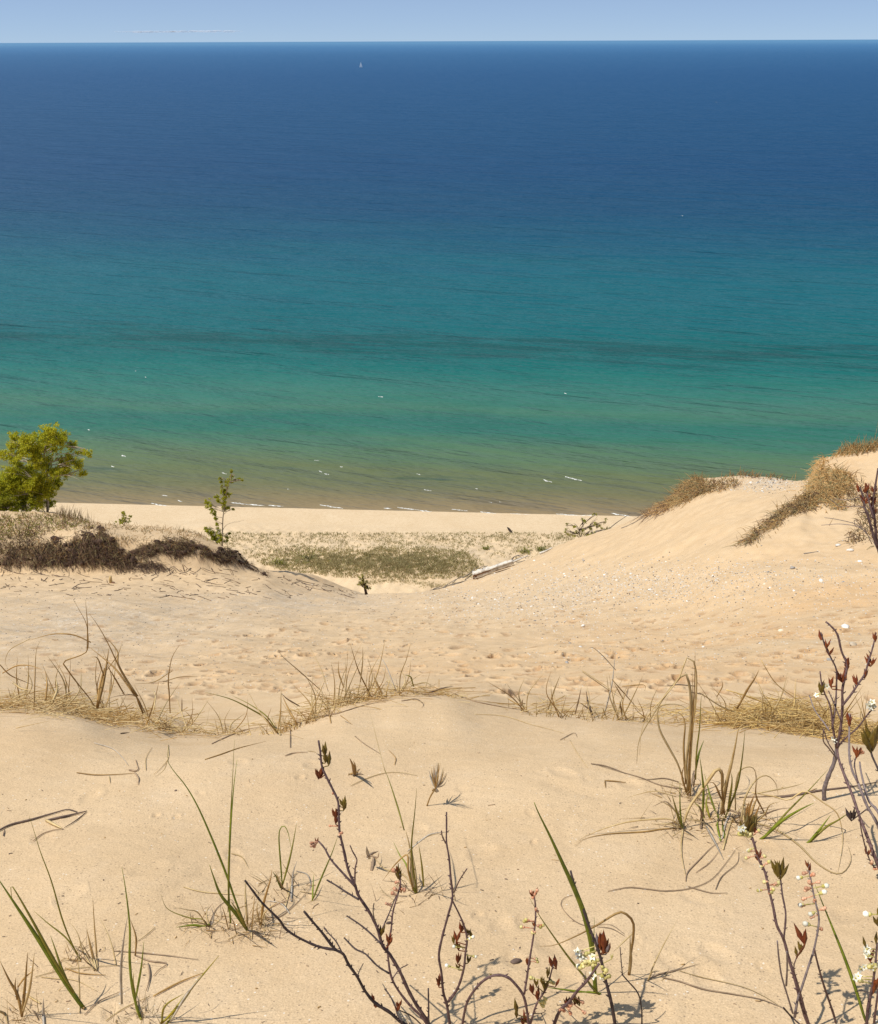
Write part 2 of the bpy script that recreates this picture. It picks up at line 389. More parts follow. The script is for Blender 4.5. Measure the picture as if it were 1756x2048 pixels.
    hgt = mth(nt, 'ADD', hgt, farh)
    bp = nt.nodes.new('ShaderNodeBump'); bp.inputs['Distance'].default_value = 1.0; bp.inputs['Strength'].default_value = .55
    nt.links.new(hgt, bp.inputs['Height']); nt.links.new(bp.outputs[0], b.inputs['Normal'])
    MATS['sand'] = m
sandmat()
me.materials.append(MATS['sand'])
sand = bpy.data.objects.new('sand', me); C.objects.link(sand)
tag(sand, 'pale tan dune sand falling away to the beach', None, None, 'structure')
# ------------------------------------------------------------------ lake
def watermat():
    m, nt, b = nodes_of('lake_water'); P = geo_pos(nt)
    sx = nt.nodes.new('ShaderNodeSeparateXYZ'); nt.links.new(P, sx.inputs[0])
    d = mth(nt, 'SUBTRACT', mth(nt, 'MULTIPLY_ADD', sx.outputs[0], .065, sx.outputs[1]), 233.6)
    def mapped(sclx, scly, rot=0):
        mp = nt.nodes.new('ShaderNodeMapping'); mp.vector_type = 'TEXTURE'
        mp.inputs['Scale'].default_value = (sclx, scly, 1); mp.inputs['Rotation'].default_value = (0, 0, rot)
        nt.links.new(P, mp.inputs['Vector']); return mp.outputs[0]
    wn = noise(nt, mapped(190, 34, -.10), 1, 4, .6)
    wn2 = noise(nt, mapped(60, 10, -.2), 1, 4, .65)
    amp = mth(nt, 'MULTIPLY_ADD', d, .32, 6)
    dd = mth(nt, 'ADD', d, mth(nt, 'MULTIPLY', amp, mth(nt, 'SUBTRACT', wn, .5)))
    dd = mth(nt, 'ADD', dd, mth(nt, 'MULTIPLY', mth(nt, 'MULTIPLY_ADD', d, .12, 4), mth(nt, 'SUBTRACT', wn2, .5)))
    dd = mth(nt, 'MAXIMUM', dd, 0)
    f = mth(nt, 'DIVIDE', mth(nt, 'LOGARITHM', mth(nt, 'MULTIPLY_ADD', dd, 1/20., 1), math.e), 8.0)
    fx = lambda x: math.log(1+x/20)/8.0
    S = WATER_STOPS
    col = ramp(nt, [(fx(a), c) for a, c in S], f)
    # weed beds on the bottom, drawn out along the shore
    wd = noise(nt, mapped(60, 8, -.16), 1, 6, .72)
    def band(c0, wdt): return mth(nt, 'MAXIMUM', mth(nt, 'SUBTRACT', 1, mth(nt, 'ABSOLUTE', mth(nt, 'DIVIDE', mth(nt, 'SUBTRACT', mth(nt, 'MULTIPLY_ADD', sx.outputs[0], .045, d), c0), wdt))), 0)
    k = mth(nt, 'ADD', wd, mth(nt, 'MULTIPLY', band(156, 34), .20))
    k = ramp(nt, [(.60, (0,0,0)), (.72, (1,1,1))], k)
    col = mix(nt, mth(nt, 'MULTIPLY', k, .55), col, (.008,.050,.055))
    # wind waves
    w1 = noise(nt, mapped(52, 10, -.36), 1, 5, .62)
    w2 = noise(nt, mapped(17, 3.4, -.30), 1, 3, .6)
    w3 = noise(nt, mapped(190, 34, -.30), 1, 3, .6)
    hh = mth(nt, 'ADD', mth(nt, 'MULTIPLY', w1, 3.3), mth(nt, 'MULTIPLY', w2, 2.2))
    hh = mth(nt, 'ADD', hh, mth(nt, 'MULTIPLY', w3, 13.0))
    bp = nt.nodes.new('ShaderNodeBump'); bp.inputs['Distance'].default_value = 1; bp.inputs['Strength'].default_value = 1.0
    nt.links.new(hh, bp.inputs['Height'])
    nt.nodes.remove(b)
    df = nt.nodes.new('ShaderNodeBsdfDiffuse'); nt.links.new(col, df.inputs['Color']); nt.links.new(bp.outputs[0], df.inputs['Normal'])
    gl = nt.nodes.new('ShaderNodeBsdfGlossy'); gl.inputs['Roughness'].default_value = .5; nt.links.new(bp.outputs[0], gl.inputs['Normal'])
    lw = nt.nodes.new('ShaderNodeLayerWeight'); nt.links.new(bp.outputs[0], lw.inputs['Normal'])
    fc = mth(nt, 'MULTIPLY_ADD', mth(nt, 'POWER', lw.outputs['Facing'], 3.5), .14, .006)   # choppy water: facets tilt up, so it never mirrors fully
    ms = nt.nodes.new('ShaderNodeMixShader'); nt.links.new(fc, ms.inputs[0]); nt.links.new(df.outputs[0], ms.inputs[1]); nt.links.new(gl.outputs[0], ms.inputs[2])
    nt.links.new(ms.outputs[0], nt.nodes['Material Output'].inputs['Surface'])
    MATS['lake_water'] = m
WATER_STOPS = [(0,(.235,.175,.100)),(6,(.185,.150,.082)),(16,(.120,.128,.066)),(28,(.100,.130,.064)),(42,(.066,.138,.080)),
 (56,(.026,.125,.094)),(66,(.022,.118,.094)),(80,(.046,.140,.100)),(100,(.026,.134,.110)),(125,(.006,.112,.106)),(150,(.005,.096,.100)),(175,(.004,.098,.112)),(230,(.004,.096,.122)),
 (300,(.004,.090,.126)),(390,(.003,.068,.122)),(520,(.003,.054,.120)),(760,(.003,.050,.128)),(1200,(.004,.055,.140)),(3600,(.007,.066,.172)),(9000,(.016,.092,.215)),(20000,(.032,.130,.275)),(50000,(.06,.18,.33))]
watermat()
Rw = 3.0e5
V = []; ys = [220, 260, 320, 420, 600, 900, 1500, 3000, 7000, 2e4, 6e4, 1.5e5, Rw]
xs = [-1, -.6, -.3, -.1, 0, .1, .3, .6, 1]
for y in ys:
    for x in xs: V.append((x*max(700, y*1.3), y, 0))
Fc = [(i*9+j, i*9+j+1, (i+1)*9+j+1, (i+1)*9+j) for i in range(len(ys)-1) for j in range(8)]
lake = mk('lake_water', V, Fc, 'lake_water', smooth=False)
tag(lake, 'clear lake going from olive shallows through turquoise to deep blue', None, None, 'structure')
# ------------------------------------------------------------------ plants traced where they stand: each on its own patch of sand
def zf_(x0, y0, s):
    return lambda txt: [(x0+float(a.split(',')[0])/s, y0+float(a.split(',')[1])/s) for a in txt.split()]
PX = lambda txt: [tuple(map(float, a.split(','))) for a in txt.split()]
ZA = zf_(0, 1500, 2.832); ZB = zf_(560, 1450, 2.927); ZC = zf_(1100, 1560, 2.677); ZD = zf_(1150, 1220, 2.898)
ZE = zf_(0, 1200, 2.927); ZG5 = zf_(550, 1250, 2.509); ZR = zf_(1560, 860, 7.877); ZT = zf_(0, 840, 7.98); ZS = zf_(380, 930, 8.905)
ZL = zf_(0, 820, 2.927); ZH = zf_(1040, 1760, 6.754)
PR = random.Random(11)
class Plant:
    def __init__(s, name, label, cat, base, group=None, Y=None):
        """base: pixel at which the plant leaves the sand; Y: distance if that spot is hidden or out of frame"""
        if Y is None:
            p = ground(*base)
            if 4.0 < p[1] < 60:   # on the crest: stand on its near lip, not on the hollow far below
                Yc = float(np.interp(base[0], [c[0] for c in crest], [c[2] for c in crest])); q = on_plane(base[0], base[1], Yc); p = np.array([q[0], Yc, gz(q[0], Yc)])
            s.Y = p[1]
        else:
            q = on_plane(base[0], base[1], Y); p = np.array([q[0], Y, gz(q[0], Y)]); s.Y = Y
        s.loc = p; s.root = empty(name, p, label, cat, group); s.n = 0
    def pts(s, P2, lean=0.0, mode='u', n=None, lift=0.0):
        n = n or max(6, min(26, int(3+len(P2)*3)))
        Q = catmull(np.array(P2), n); out = []
        for k, (px, py) in enumerate(Q):
            f = k/(n-1); Yp = s.Y+lean*f**1.3
            d = ray(px, py); sp_ = Yp/d[1]
            G = ground(px, py, .5)
            if mode == 'g' and G is not None and G[1] < s.Y*1.6: sg = G[1]/d[1]; P = CAM+d*sg+np.array([0, 0, lift])
            else:
                sg = 1e9 if G is None else G[1]/d[1]
                P = CAM+d*min(sp_, sg) if k else CAM+d*min(sp_, sg)
                if sp_ >= sg: P = P+np.array([0, 0, lift])
            out.append(P)
        return np.array(out)
    def px2m(s, w): return w*s.Y*1.25/FPX
    def blade(s, P2, w=6, mat='tan_blade', lean=None, mode='u', name='blade', tip=.12, thick=.3, label=None):
        if lean is None: lean = PR.uniform(-.12, .12)*s.Y/2.2
        w *= getattr(s, 'thin', 1.0)
        h = s.px2m(w)/2
        P = s.pts(P2, lean, mode, lift=h*thick+.002)
        f = np.linspace(0, 1, len(P)); r = h*(np.where(f < .25, .75+f, 1.0)-(1-tip)*np.clip((f-.35)/.65, 0, 1)**1.2)
        if mode != 'g': P = np.vstack([P[0]-norm(P[1]-P[0])*.012*s.Y/2, P[1:]])
        V, Fc = tube(P, r, r*thick, 4)
        o = mk(name, V, Fc, mat, s.root, s.loc)
        if label: o['label'] = label
        return o
    def stem(s, P2, w0=8, w1=4, mat='bark', lean=None, nubs=True, name='stem', label=None):
        if lean is None: lean = PR.uniform(-.15, .22)*s.Y/1.5
        P = s.pts(P2, lean, 'u', n=max(10, len(P2)*4))
        n = len(P); f = np.linspace(0, 1, n)
        r = s.px2m(1)*.42*(w0+(w1-w0)*f)
        r = r*np.array([1+PR.uniform(-.10, .16) for _ in range(n)])
        m = MB(); m.add(*tube(P, r, r, 6))
        if nubs:
            for k in range(1, n-1):
                if PR.random() < .26:
                    t = norm(P[k+1]-P[k-1]); sd = norm(np.cross(t, norm(P[k]-CAM)))*PR.choice((-1, 1))
                    L = s.px2m(PR.uniform(3.5, 7)); q = P[k]+sd*r[k]*.6
                    m.add(*tube(np.array([q, q+(sd*.8+t*.7)*L*.6, q+(sd+t)*L*.8]), [r[k]*.55, r[k]*.5, r[k]*.2], [r[k]*.55, r[k]*.5, r[k]*.2], 4))
        o = m.build(name, mat, s.root, s.loc); s.P = P
        if label: o['label'] = label
        o_ = o; s.last = (o, P); return o
    def near(s, px, py, P):
        zf = (P-CAM)@F0; q = np.stack([878+FPX*((P-CAM)@RV)/zf, 1024-FPX*((P-CAM)@UV)/zf], 1)
        return P[int(np.argmin(((q-np.array([px, py]))**2).sum(1)))]
    def _at(s, px, py, P):
        b = s.near(px, py, P); return b, on_plane(px, py, b[1])
    def leaves(s, stem, items, mat, L=24, n=3):
        """items: pixels of little leaf tufts sitting on the stem"""
        o, P = stem
        for (px, py) in items:
            b, c = s._at(px, py+L*.3, P)
            m = MB()
            for _ in range(n):
                a = PR.uniform(-.45, .45); up = norm(UV*math.cos(a)+RV*math.sin(a)+F0*PR.uniform(-.4, .4))
                sd = norm(np.cross(up, F0)+np.array([PR.uniform(-.3, .3)]*3)); nn = np.cross(sd, up)
                l = s.px2m(L*PR.uniform(.75, 1.2)); w = l*PR.uniform(.11, .16)
                V = [c, c+up*l*.45+sd*w+nn*w*.35, c+up*l, c+up*l*.45-sd*w+nn*w*.35, c+up*l*.45-nn*w*.25]
                V = np.array(V+[v-nn*w*.12 for v in V])
                m.add(V, [(0, 1, 4), (1, 2, 4), (2, 3, 4), (3, 0, 4), (5, 9, 6), (6, 9, 7), (7, 9, 8), (8, 9, 5)])
            if np.linalg.norm(b-c) > s.px2m(5): m.add(*tube(np.array([b, c+(UV*.001)]), s.px2m(1.1), s.px2m(1.1), 4))
            m.build('leaf_tuft', mat, o, s.loc, smooth=False)
    def buds(s, stem, items, mat='bud_yellow', tip='petal', r=4.2):
        o, P = stem
        for (px, py) in items:
            b, c = s._at(px, py, P); m = MB()
            ax = norm(c-b) if np.linalg.norm(c-b) > 1e-4 else UV
            R = s.px2m(r)*PR.uniform(.85, 1.15)
            e0 = c-ax*R*1.1; V, Fc = lump((0, 0, 0), R*.75, R*.75, R*.75, PR.randint(0, 99), .1, 1); m.add(V+e0, Fc, 1)
            V, Fc = lump((0, 0, 0), R, R, R, PR.randint(0, 99), .12, 1); m.add(V+c, Fc, 0)
            if np.linalg.norm(b-e0) > R*1.2: m.add(*tube(np.array([b, e0]), s.px2m(1.2), s.px2m(1.2), 4), 1)
            m.build('flower_bud', [tip, mat], o, s.loc)
    def flowers(s, stem, items, r=9):
        o, P = stem
        for (px, py) in items:
            b, c = s._at(px, py, P); m = MB(); R = s.px2m(r)*PR.uniform(.85, 1.15)
            nrm = norm(-F0+RV*PR.uniform(-.8, .8)+UV*PR.uniform(-.2, 1)); a1 = norm(np.cross(nrm, UV)); a2 = np.cross(nrm, a1); ph = PR.uniform(0, 6)
            for k in range(5):
                t = ph+k*2*math.pi/5; dv = a1*math.cos(t)+a2*math.sin(t); tv = -a1*math.sin(t)+a2*math.cos(t)
                V = np.array([c, c+dv*R*.5+tv*R*.32+nrm*R*.18, c+dv*R+nrm*R*.3, c+dv*R*.5-tv*R*.32+nrm*R*.18])
                V = np.vstack([V, V-nrm*R*.05]); m.add(V, [(0, 1, 2, 3), (4, 7, 6, 5)])
            V, Fc = lump(c+nrm*R*.12, R*.25, R*.25, R*.25, 3, .1, 1); m.add(V, Fc, 1)
            if np.linalg.norm(b-c) > R*.5: m.add(*tube(np.array([b, c]), s.px2m(1.2), s.px2m(1.2), 4), 1)
            m.build('flower', ['petal', 'bud_yellow'], o, s.loc)
# ---- sand cherry in the middle foreground
sc1 = Plant('sand_cherry', 'tall twiggy sand cherry shrub with red buds in the middle of the foreground', 'shrub', (862, 2075), 'sand cherry shrubs on the dune')
S1 = sc1
def st(pl, z, txt, w0, w1, mat='bark', lean=None, **k): pl.stem(z(txt), w0, w1, mat, lean, **k); return pl.last
a = st(sc1, ZB, '890,1830 720,1745 640,1680 560,1630 500,1560 450,1470 400,1400 370,1340 320,1310 250,1220 190,1150 140,1090', 10, 6, 'bark_dark', .05)
sc1.leaves(a, ZB('545,1610 560,1640'), 'leaf_red', 20, 4)
st(sc1, ZB, '330,1318 220,1295 100,1240 30,1190 0,1145 -60,1085 -110,1035 -160,970 -205,910', 7, 5, 'bark_dark', .0)
b = st(sc1, ZB, '900,1830 860,1730 800,1640 750,1550 700,1440 640,1340 600,1290 570,1190 520,1090 460,1000 440,940 400,850 375,740 350,630 345,560 340,450 310,380 275,310 245,240 235,150 225,90', 10, 5, 'bark', .18)
sc1.leaves(b, ZB('265,200 285,215 262,160 370,480 375,460 586,1220'), 'leaf_olive', 30, 3)
sc1.leaves(b, ZB('238,290 225,295 325,560 330,530 640,1265'), 'leaf_red', 28, 3)
sc1.buds(b, ZB('292,590 350,640 362,632 310,400'), 'bud_pink', 'bud_pink', 4)
c = st(sc1, ZB, '440,945 380,880 300,790 260,720 225,680', 6, 4, 'bark', .05)
sc1.leaves(c, ZB('215,680'), 'leaf_red', 16, 4); sc1.buds(c, ZB('185,705 200,712 180,690'), 'bud_pink', 'bud_pink', 4)
st(sc1, ZB, '438,935 440,840 450,790 425,740 410,705', 4, 3)
st(sc1, ZB, '462,1022 390,980 330,940 275,908', 5, 4, 'bark_dark'); st(sc1, ZB, '592,1282 530,1220 470,1170 392,1118', 5, 4, 'bark_dark')
st(sc1, ZB, '555,1150 545,1090 550,1045', 3, 2.5, 'bark_dark')
d4 = st(sc1, ZB, '890,1800 830,1710 760,1640 690,1550 650,1470 635,1380 630,1300 650,1200 660,1100 690,990 705,930 700,870', 7, 4, 'bark', .1)
sc1.leaves(d4, ZB('690,880 700,890 688,860'), 'leaf_olive', 26, 3); sc1.leaves(d4, ZB('690,850 712,965'), 'leaf_red', 22, 2)
sc1.buds(d4, ZB('660,985 680,920 665,850 728,965 672,960'), 'bud_pink', 'bud_pink', 5)
e4 = st(sc1, ZB, '600,1190 640,1100 655,1060 680,1000', 3.5, 3); sc1.buds(e4, ZB('622,1045 634,1048'), 'bud_pink', 'bud_pink', 4)
st(sc1, ZB, '640,1455 570,1410 500,1340 440,1310 375,1245', 5, 4, 'bark_dark'); st(sc1, ZB, '370,1345 330,1270 285,1220 258,1190', 4, 3, 'bark_dark')
f = st(sc1, ZB, '720,1740 690,1700 670,1640 640,1580 612,1545', 4, 3, 'bark_dark'); sc1.leaves(f, ZB('688,1660 695,1640'), 'leaf_red', 22, 3)
st(sc1, ZB, '660,1482 700,1430 750,1402', 3, 2.5); st(sc1, ZB, '870,1760 870,1650 868,1540', 5, 4, 'bark_dark'); st(sc1, ZB, '860,1790 780,1710 700,1670', 4, 3, 'bark_dark')
st(sc1, ZB, '455,1465 470,1430 488,1395', 3, 2.5, 'bark_dark')
# ---- slim forked sand cherry beside it
sc2 = Plant('sand_cherry', 'slender forked sand cherry with crossing stems right of the tallest twiggy shrub', 'shrub', ZB('1000,1790')[0], 'sand cherry shrubs on the dune')
a = st(sc2, ZB, '1000,1790 985,1690 975,1630 955,1560 945,1450 930,1350 950,1240 985,1110 1010,1010 1000,900 990,780 975,690 975,600 975,510', 8, 4, 'bark', .1)
sc2.leaves(a, ZB('930,1520 935,1500'), 'leaf_red', 22, 3)
st(sc2, ZB, '1020,978 1050,910 1094,842', 4, 3); st(sc2, ZB, '970,692 950,650 945,620', 4, 3); st(sc2, ZB, '1005,905 985,880', 3, 2.5)
b = st(sc2, ZB, '985,1620 1040,1540 1075,1430 1085,1340 1095,1250 1075,1170 1050,1110 1015,1040 1000,1010', 7, 4, 'bark', .02)
sc2.leaves(b, ZB('1035,1250 1045,1300 1040,1380 1060,1195'), 'leaf_red', 26, 3); sc2.leaves(b, ZB('1020,1270 1105,1215 1125,1235 1100,1380 1045,1420'), 'leaf_olive', 20, 3)
sc2.buds(b, ZB('975,1408 1145,1357 1018,1297 1110,1250 1130,1240'), 'bud_yellow', 'petal', 4.5)
# ---- arching, budding sand cherry
sc3 = Plant('sand_cherry', 'arching sand cherry with orange buds and red leaves, low in the foreground', 'shrub', ZB('1075,1800')[0], 'sand cherry shrubs on the dune')
a = st(sc3, ZB, '1060,1800 1090,1640 1140,1550 1200,1490 1260,1465 1330,1475 1380,1520 1420,1575 1440,1640 1455,1745 1460,1800', 7, 7, 'bark', -.03)
sc3.leaves(a, ZB('1235,1465'), 'leaf_olive', 12, 2)
b = st(sc3, ZB, '1430,1575 1445,1480 1460,1380 1480,1260 1495,1150 1495,1060 1488,1000', 6, 4, 'bark', .05)
sc3.leaves(b, ZB('1475,990 1500,980 1490,1170 1445,1390 1455,1400'), 'leaf_red', 18, 3)
sc3.buds(b, ZB('1470,975 1490,990 1505,968 1480,1010 1500,1075 1508,1090'), 'bud_pink', 'bud_pink', 4)
sc3.buds(b, ZB('1440,1140 1412,1182 1430,1150 1540,1172 1525,1180 1490,1215 1502,1370 1508,1385 1480,1215'), 'bud_pink', 'bud_yellow', 4.5)
c = st(sc3, ZB, '1455,1790 1500,1640 1560,1540 1590,1440 1600,1400', 6, 4, 'bark', .03)
sc3.leaves(c, ZB('1600,1400 1620,1405 1610,1510 1510,1590 1480,1550'), 'leaf_red', 32, 2)
sc3.leaves(c, ZB('1565,1460 1535,1500 1545,1530 1500,1510'), 'leaf_olive', 26, 3)
sc3.buds(c, ZB('1540,1645 1555,1605 1530,1620 1470,1480 1600,1510 1585,1500 1548,1625'), 'bud_yellow', 'bud_yellow', 5)
sc3.leaves(c, ZB('1385,1690 1390,1670'), 'leaf_olive', 34, 2); sc3.leaves(c, ZB('1425,1740 1435,1720'), 'leaf_red', 26, 3)
st(sc3, ZB, '1480,1690 1540,1685 1555,1670', 2.5, 2, 'bark_dark')
# ---- white-flowered sand cherry beside the broad green blade
sc4 = Plant('sand_cherry', 'sand cherry with a white flower cluster beside the broad green blade', 'shrub', ZC('352,1330')[0], 'sand cherry shrubs on the dune')
a = st(sc4, ZC, '352,1330 330,1200 300,1080 270,950 235,850 200,760 165,650 130,560 110,485', 9, 6, 'bark_dark', .12)
sc4.leaves(a, ZC('285,900 270,880 290,880'), 'leaf_red', 44, 2); sc4.leaves(a, ZC('255,860 300,910'), 'bark_grey', 34, 2); sc4.leaves(a, ZC('315,905'), 'leaf_red', 22, 1)
sc4.flowers(a, ZC('150,920 160,945 178,950 225,945 275,1055 228,1045'), 10)
sc4.buds(a, ZC('150,1000 162,1002 195,930 175,985 205,985 215,975 240,970 222,1052 278,1050 300,1020 315,1050 285,1010 190,975 230,990'), 'bud_yellow', 'bud_yellow', 6)
sc4.buds(a, ZC('152,998 222,1050 277,1056'), 'bud_yellow', 'petal', 6)
sc4.leaves(a, ZC('330,950'), 'bud_yellow', 14, 3)
b = st(sc4, ZC, '15,1330 50,1240 100,1190 150,1125 190,1085 230,1030 262,985', 9, 6, 'bark', .0)
sc4.leaves(b, ZC('110,1195 90,1195 130,1190'), 'leaf_red', 22, 3); sc4.leaves(b, ZC('160,1195 150,1185 140,1170'), 'leaf_olive', 22, 3)
sc4.buds(b, ZC('65,1225 100,1220 110,1205 175,1190 185,1245 110,1250 75,1235'), 'bud_pink', 'bud_pink', 5)
st(sc4, ZC, '80,1200 55,1205 38,1208', 2.5, 2, 'bark_dark'); st(sc4, ZC, '195,1080 185,1065 180,1045', 3, 2)
# ---- thin bent twig
tw = Plant('bare_twig', 'thin dark bent twig standing in the sand right of the white-flowered shrub', 'twig', ZC('492,1306')[0])
st(tw, ZC, '492,1315 490,1220 470,1140 420,1080 385,1040', 4, 3.5, 'bark_dark', 0); st(tw, ZC, '388,1045 382,980 375,895', 3, 2.5, 'bark_dark', .02)
# ---- sand cherry at lower right
sc5 = Plant('sand_cherry', 'many-stemmed sand cherry dotted with pale flower buds at lower right', 'shrub', ZC('1360,1350')[0], 'sand cherry shrubs on the dune')
a = st(sc5, ZC, '1400,1345 1375,1290 1340,1180 1310,1060 1280,960 1250,850 1215,780 1195,680 1170,580 1150,490 1115,420 1095,350 1080,300', 9, 6, 'bark', .12)
sc5.leaves(a, ZC('1060,260 1045,265 1075,255 1085,250 1055,230'), 'leaf_olive', 44, 3); sc5.leaves(a, ZC('1100,275 1110,415 1120,400'), 'leaf_red', 22, 3)
sc5.flowers(a, ZC('1030,255 1018,262'), 9); sc5.buds(a, ZC('1015,290 1022,288 1060,300 1070,290 1045,275 1040,292'), 'bud_yellow', 'bud_yellow', 6)
sc5.buds(a, ZC('1118,270 1065,380 1050,418 1148,408 1172,438 1132,462 1148,545 1115,592 1195,585 1215,560 1185,600 1225,550'), 'bud_pink', 'bud_yellow', 5); sc5.buds(a, ZC('1130,463 1063,378 1117,592'), 'bud_yellow', 'petal', 4.5)
b = st(sc5, ZC, '1252,852 1262,720 1245,620 1238,560 1230,505', 5, 4, 'bark', .06)
sc5.leaves(b, ZC('1225,500 1232,505 1218,480 1240,480'), 'leaf_olive', 40, 2)
st(sc5, ZC, '1300,1250 1270,1150 1240,1050 1225,950 1217,862', 5, 4, 'bark_grey'); st(sc5, ZC, '1265,1100 1270,1000 1268,920', 5, 4, 'bark_grey')
c = st(sc5, ZC, '1310,1270 1325,1180 1345,1120 1390,980 1415,900 1440,750 1420,650 1405,580 1390,500 1385,450', 7, 4, 'bark_grey', .1)
sc5.leaves(c, ZC('1385,460 1388,480'), 'leaf_red', 22, 3)
sc5.buds(c, ZC('1330,525 1480,566 1468,600 1395,718 1368,770 1340,670'), 'bud_yellow', 'petal', 6)
sc5.buds(c, ZC('1360,500 1368,590 1440,545 1355,637 1418,650 1390,550 1452,797 1465,690 1472,685 1398,735 1385,545 1372,580 1410,505 1345,672'), 'bud_pink', 'bud_pink', 5)
st(sc5, ZC, '1530,1300 1520,1260 1500,1200 1460,1080 1430,970 1415,905', 6, 5, 'bark', -.02)
e = st(sc5, ZC, '1395,1330 1365,1230 1330,1100 1305,1010 1320,950', 5, 3, 'bark', .0)
sc5.leaves(e, ZC('1365,850 1362,860'), 'leaf_red', 46, 2); sc5.leaves(e, ZC('1340,910 1350,900 1325,930'), 'leaf_olive', 24, 2)
f = st(sc5, ZC, '1320,955 1340,915 1365,880', 3, 2, 'leaf_red'); st(sc5, ZC, '1250,1220 1300,1275 1360,1330', 5, 6, 'bark_dark')
# ---- shrub cut by the right edge
sc6 = Plant('sand_cherry', 'sand cherry with open white flowers cut off by the right edge of the view', 'shrub', ZC('1700,1330')[0], 'sand cherry shrubs on the dune')
a = st(sc6, ZC, '1695,1330 1700,1240 1715,1160 1730,1080 1745,950 1752,870', 9, 5, 'bark', .06)
sc6.flowers(a, ZC('1690,920 1695,905 1680,1000 1660,1010 1650,1050 1635,1060 1720,1000 1748,990 1695,935'), 10)
sc6.buds(a, ZC('1710,1000 1735,1015 1745,1000 1660,1075 1700,940 1725,990'), 'bud_yellow', 'bud_yellow', 6)
sc6.leaves(a, ZC('1725,1110 1735,1100 1730,1120 1715,950'), 'leaf_red', 34, 3); sc6.leaves(a, ZC('1693,880 1745,860'), 'leaf_olive', 30, 1)
b = st(sc6, ZC, '1735,1300 1750,1180 1768,1040 1775,800 1762,720', 6, 4, 'bark', .06); sc6.buds(b, ZC('1690,718'), 'bud_yellow', 'petal', 9); sc6.leaves(b, ZC('1750,700 1755,760'), 'leaf_olive', 30, 2)
st(sc6, ZC, '1712,1140 1670,1130 1640,1132', 2.5, 2, 'bark_dark')
# ---- big twiggy shrub at the right
sc7 = Plant('sand_cherry', 'large twiggy sand cherry with a curved grey trunk and white blossom on the right', 'shrub', ZD('1445,1100')[0], 'sand cherry shrubs on the dune')
a = st(sc7, ZD, '1445,1102 1445,1040 1470,960 1500,890 1515,820 1520,775', 10, 9, 'bark_grey', .03, nubs=False, name='trunk')
b = st(sc7, ZD, '1518,800 1540,680 1550,560 1550,460 1570,370 1575,310 1545,240 1520,140 1480,90 1453,68', 7, 4, 'bark', .1)
sc7.leaves(b, ZD('1555,410 1545,400 1562,400 1580,320 1575,335 1490,440'), 'leaf_red', 24, 3)
c = st(sc7, ZD, '1515,800 1495,680 1480,560 1450,490 1430,430 1420,355', 5, 3, 'bark', .05)
sc7.leaves(c, ZD('1418,450 1425,470'), 'leaf_olive', 24, 2); sc7.flowers(c, ZD('1460,440 1400,495'), 7)
d7 = st(sc7, ZD, '1515,460 1515,350 1490,290 1450,210 1425,130', 4, 3, 'bark', .05)
sc7.leaves(d7, ZD('1424,160 1458,210 1472,250 1480,430'), 'leaf_red', 20, 3); st(sc7, ZD, '1490,690 1510,560 1515,450', 4, 3.5)
e = st(sc7, ZD, '1545,560 1600,490 1640,430 1680,370 1700,300 1725,220 1745,130', 5, 3, 'bark', .08)
sc7.leaves(e, ZD('1740,170 1715,310 1722,300 1635,420 1680,380'), 'leaf_red', 22, 3)
f = st(sc7, ZD, '1520,800 1560,750 1640,680 1700,600 1745,560', 4, 3, 'bark', .0); sc7.flowers(f, ZD('1712,540 1722,535 1705,552 1730,552 1716,565'), 8)
st(sc7, ZD, '1508,850 1470,800 1440,760 1440,700', 3.5, 2.5); st(sc7, ZD, '1502,825 1465,765 1440,690', 3, 2.5); st(sc7, ZD, '1475,700 1440,650 1390,580 1358,495', 3, 2.5, 'bark_grey')
st(sc7, ZD, '1540,640 1500,540 1470,470', 3, 2.5); sc7.flowers(c, ZD('1498,745 1505,760'), 6)
# ---- the shrub leaning in from the right edge
sc8 = Plant('sand_cherry', 'purple-stemmed sand cherry leaning in from the right edge below the curved-trunk shrub', 'shrub', ZD('1800,1560')[0], 'sand cherry shrubs on the dune')
st(sc8, ZD, '1800,1560 1756,1480 1700,1330 1650,1200 1610,1080 1570,980 1530,870 1520,805', 9, 6, 'bark', .25)
b = st(sc8, ZD, '1800,1420 1756,1250 1690,1130 1640,1000 1610,940 1590,850 1590,700 1590,600', 8, 4, 'bark_grey', .2); sc8.leaves(b, ZD('1590,640 1592,660'), 'leaf_red', 24, 3)
c = st(sc8, ZD, '1800,1300 1756,1170 1700,1100 1660,950 1650,880', 8, 4, 'bark_grey', .15); e = st(sc8, ZD, '1640,1000 1620,900 1632,840', 3.5, 3); sc8.leaves(e, ZD('1630,840 1640,830'), 'leaf_red', 26, 3); sc8.buds(e, ZD('1660,815 1668,825'), 'bud_pink', 'bud_pink', 4)
d8 = st(sc8, ZD, '1790,1000 1756,920 1720,840 1715,790', 5, 4, 'bark_dark', .1); sc8.leaves(d8, ZD('1715,790 1725,780 1705,770 1735,760'), 'leaf_olive', 50, 3)
f = st(sc8, ZD, '1740,1500 1700,1430 1660,1280 1650,1180', 4, 3, 'bark'); sc8.leaves(f, ZD('1685,1400 1700,1410'), 'leaf_red', 18, 3)
sc8.buds(f, ZD('1735,1500 1720,1460'), 'bud_pink', 'bud_pink', 4); sc8.leaves(c, ZD('1600,1200 1610,1190'), 'bark_dark', 30, 3)
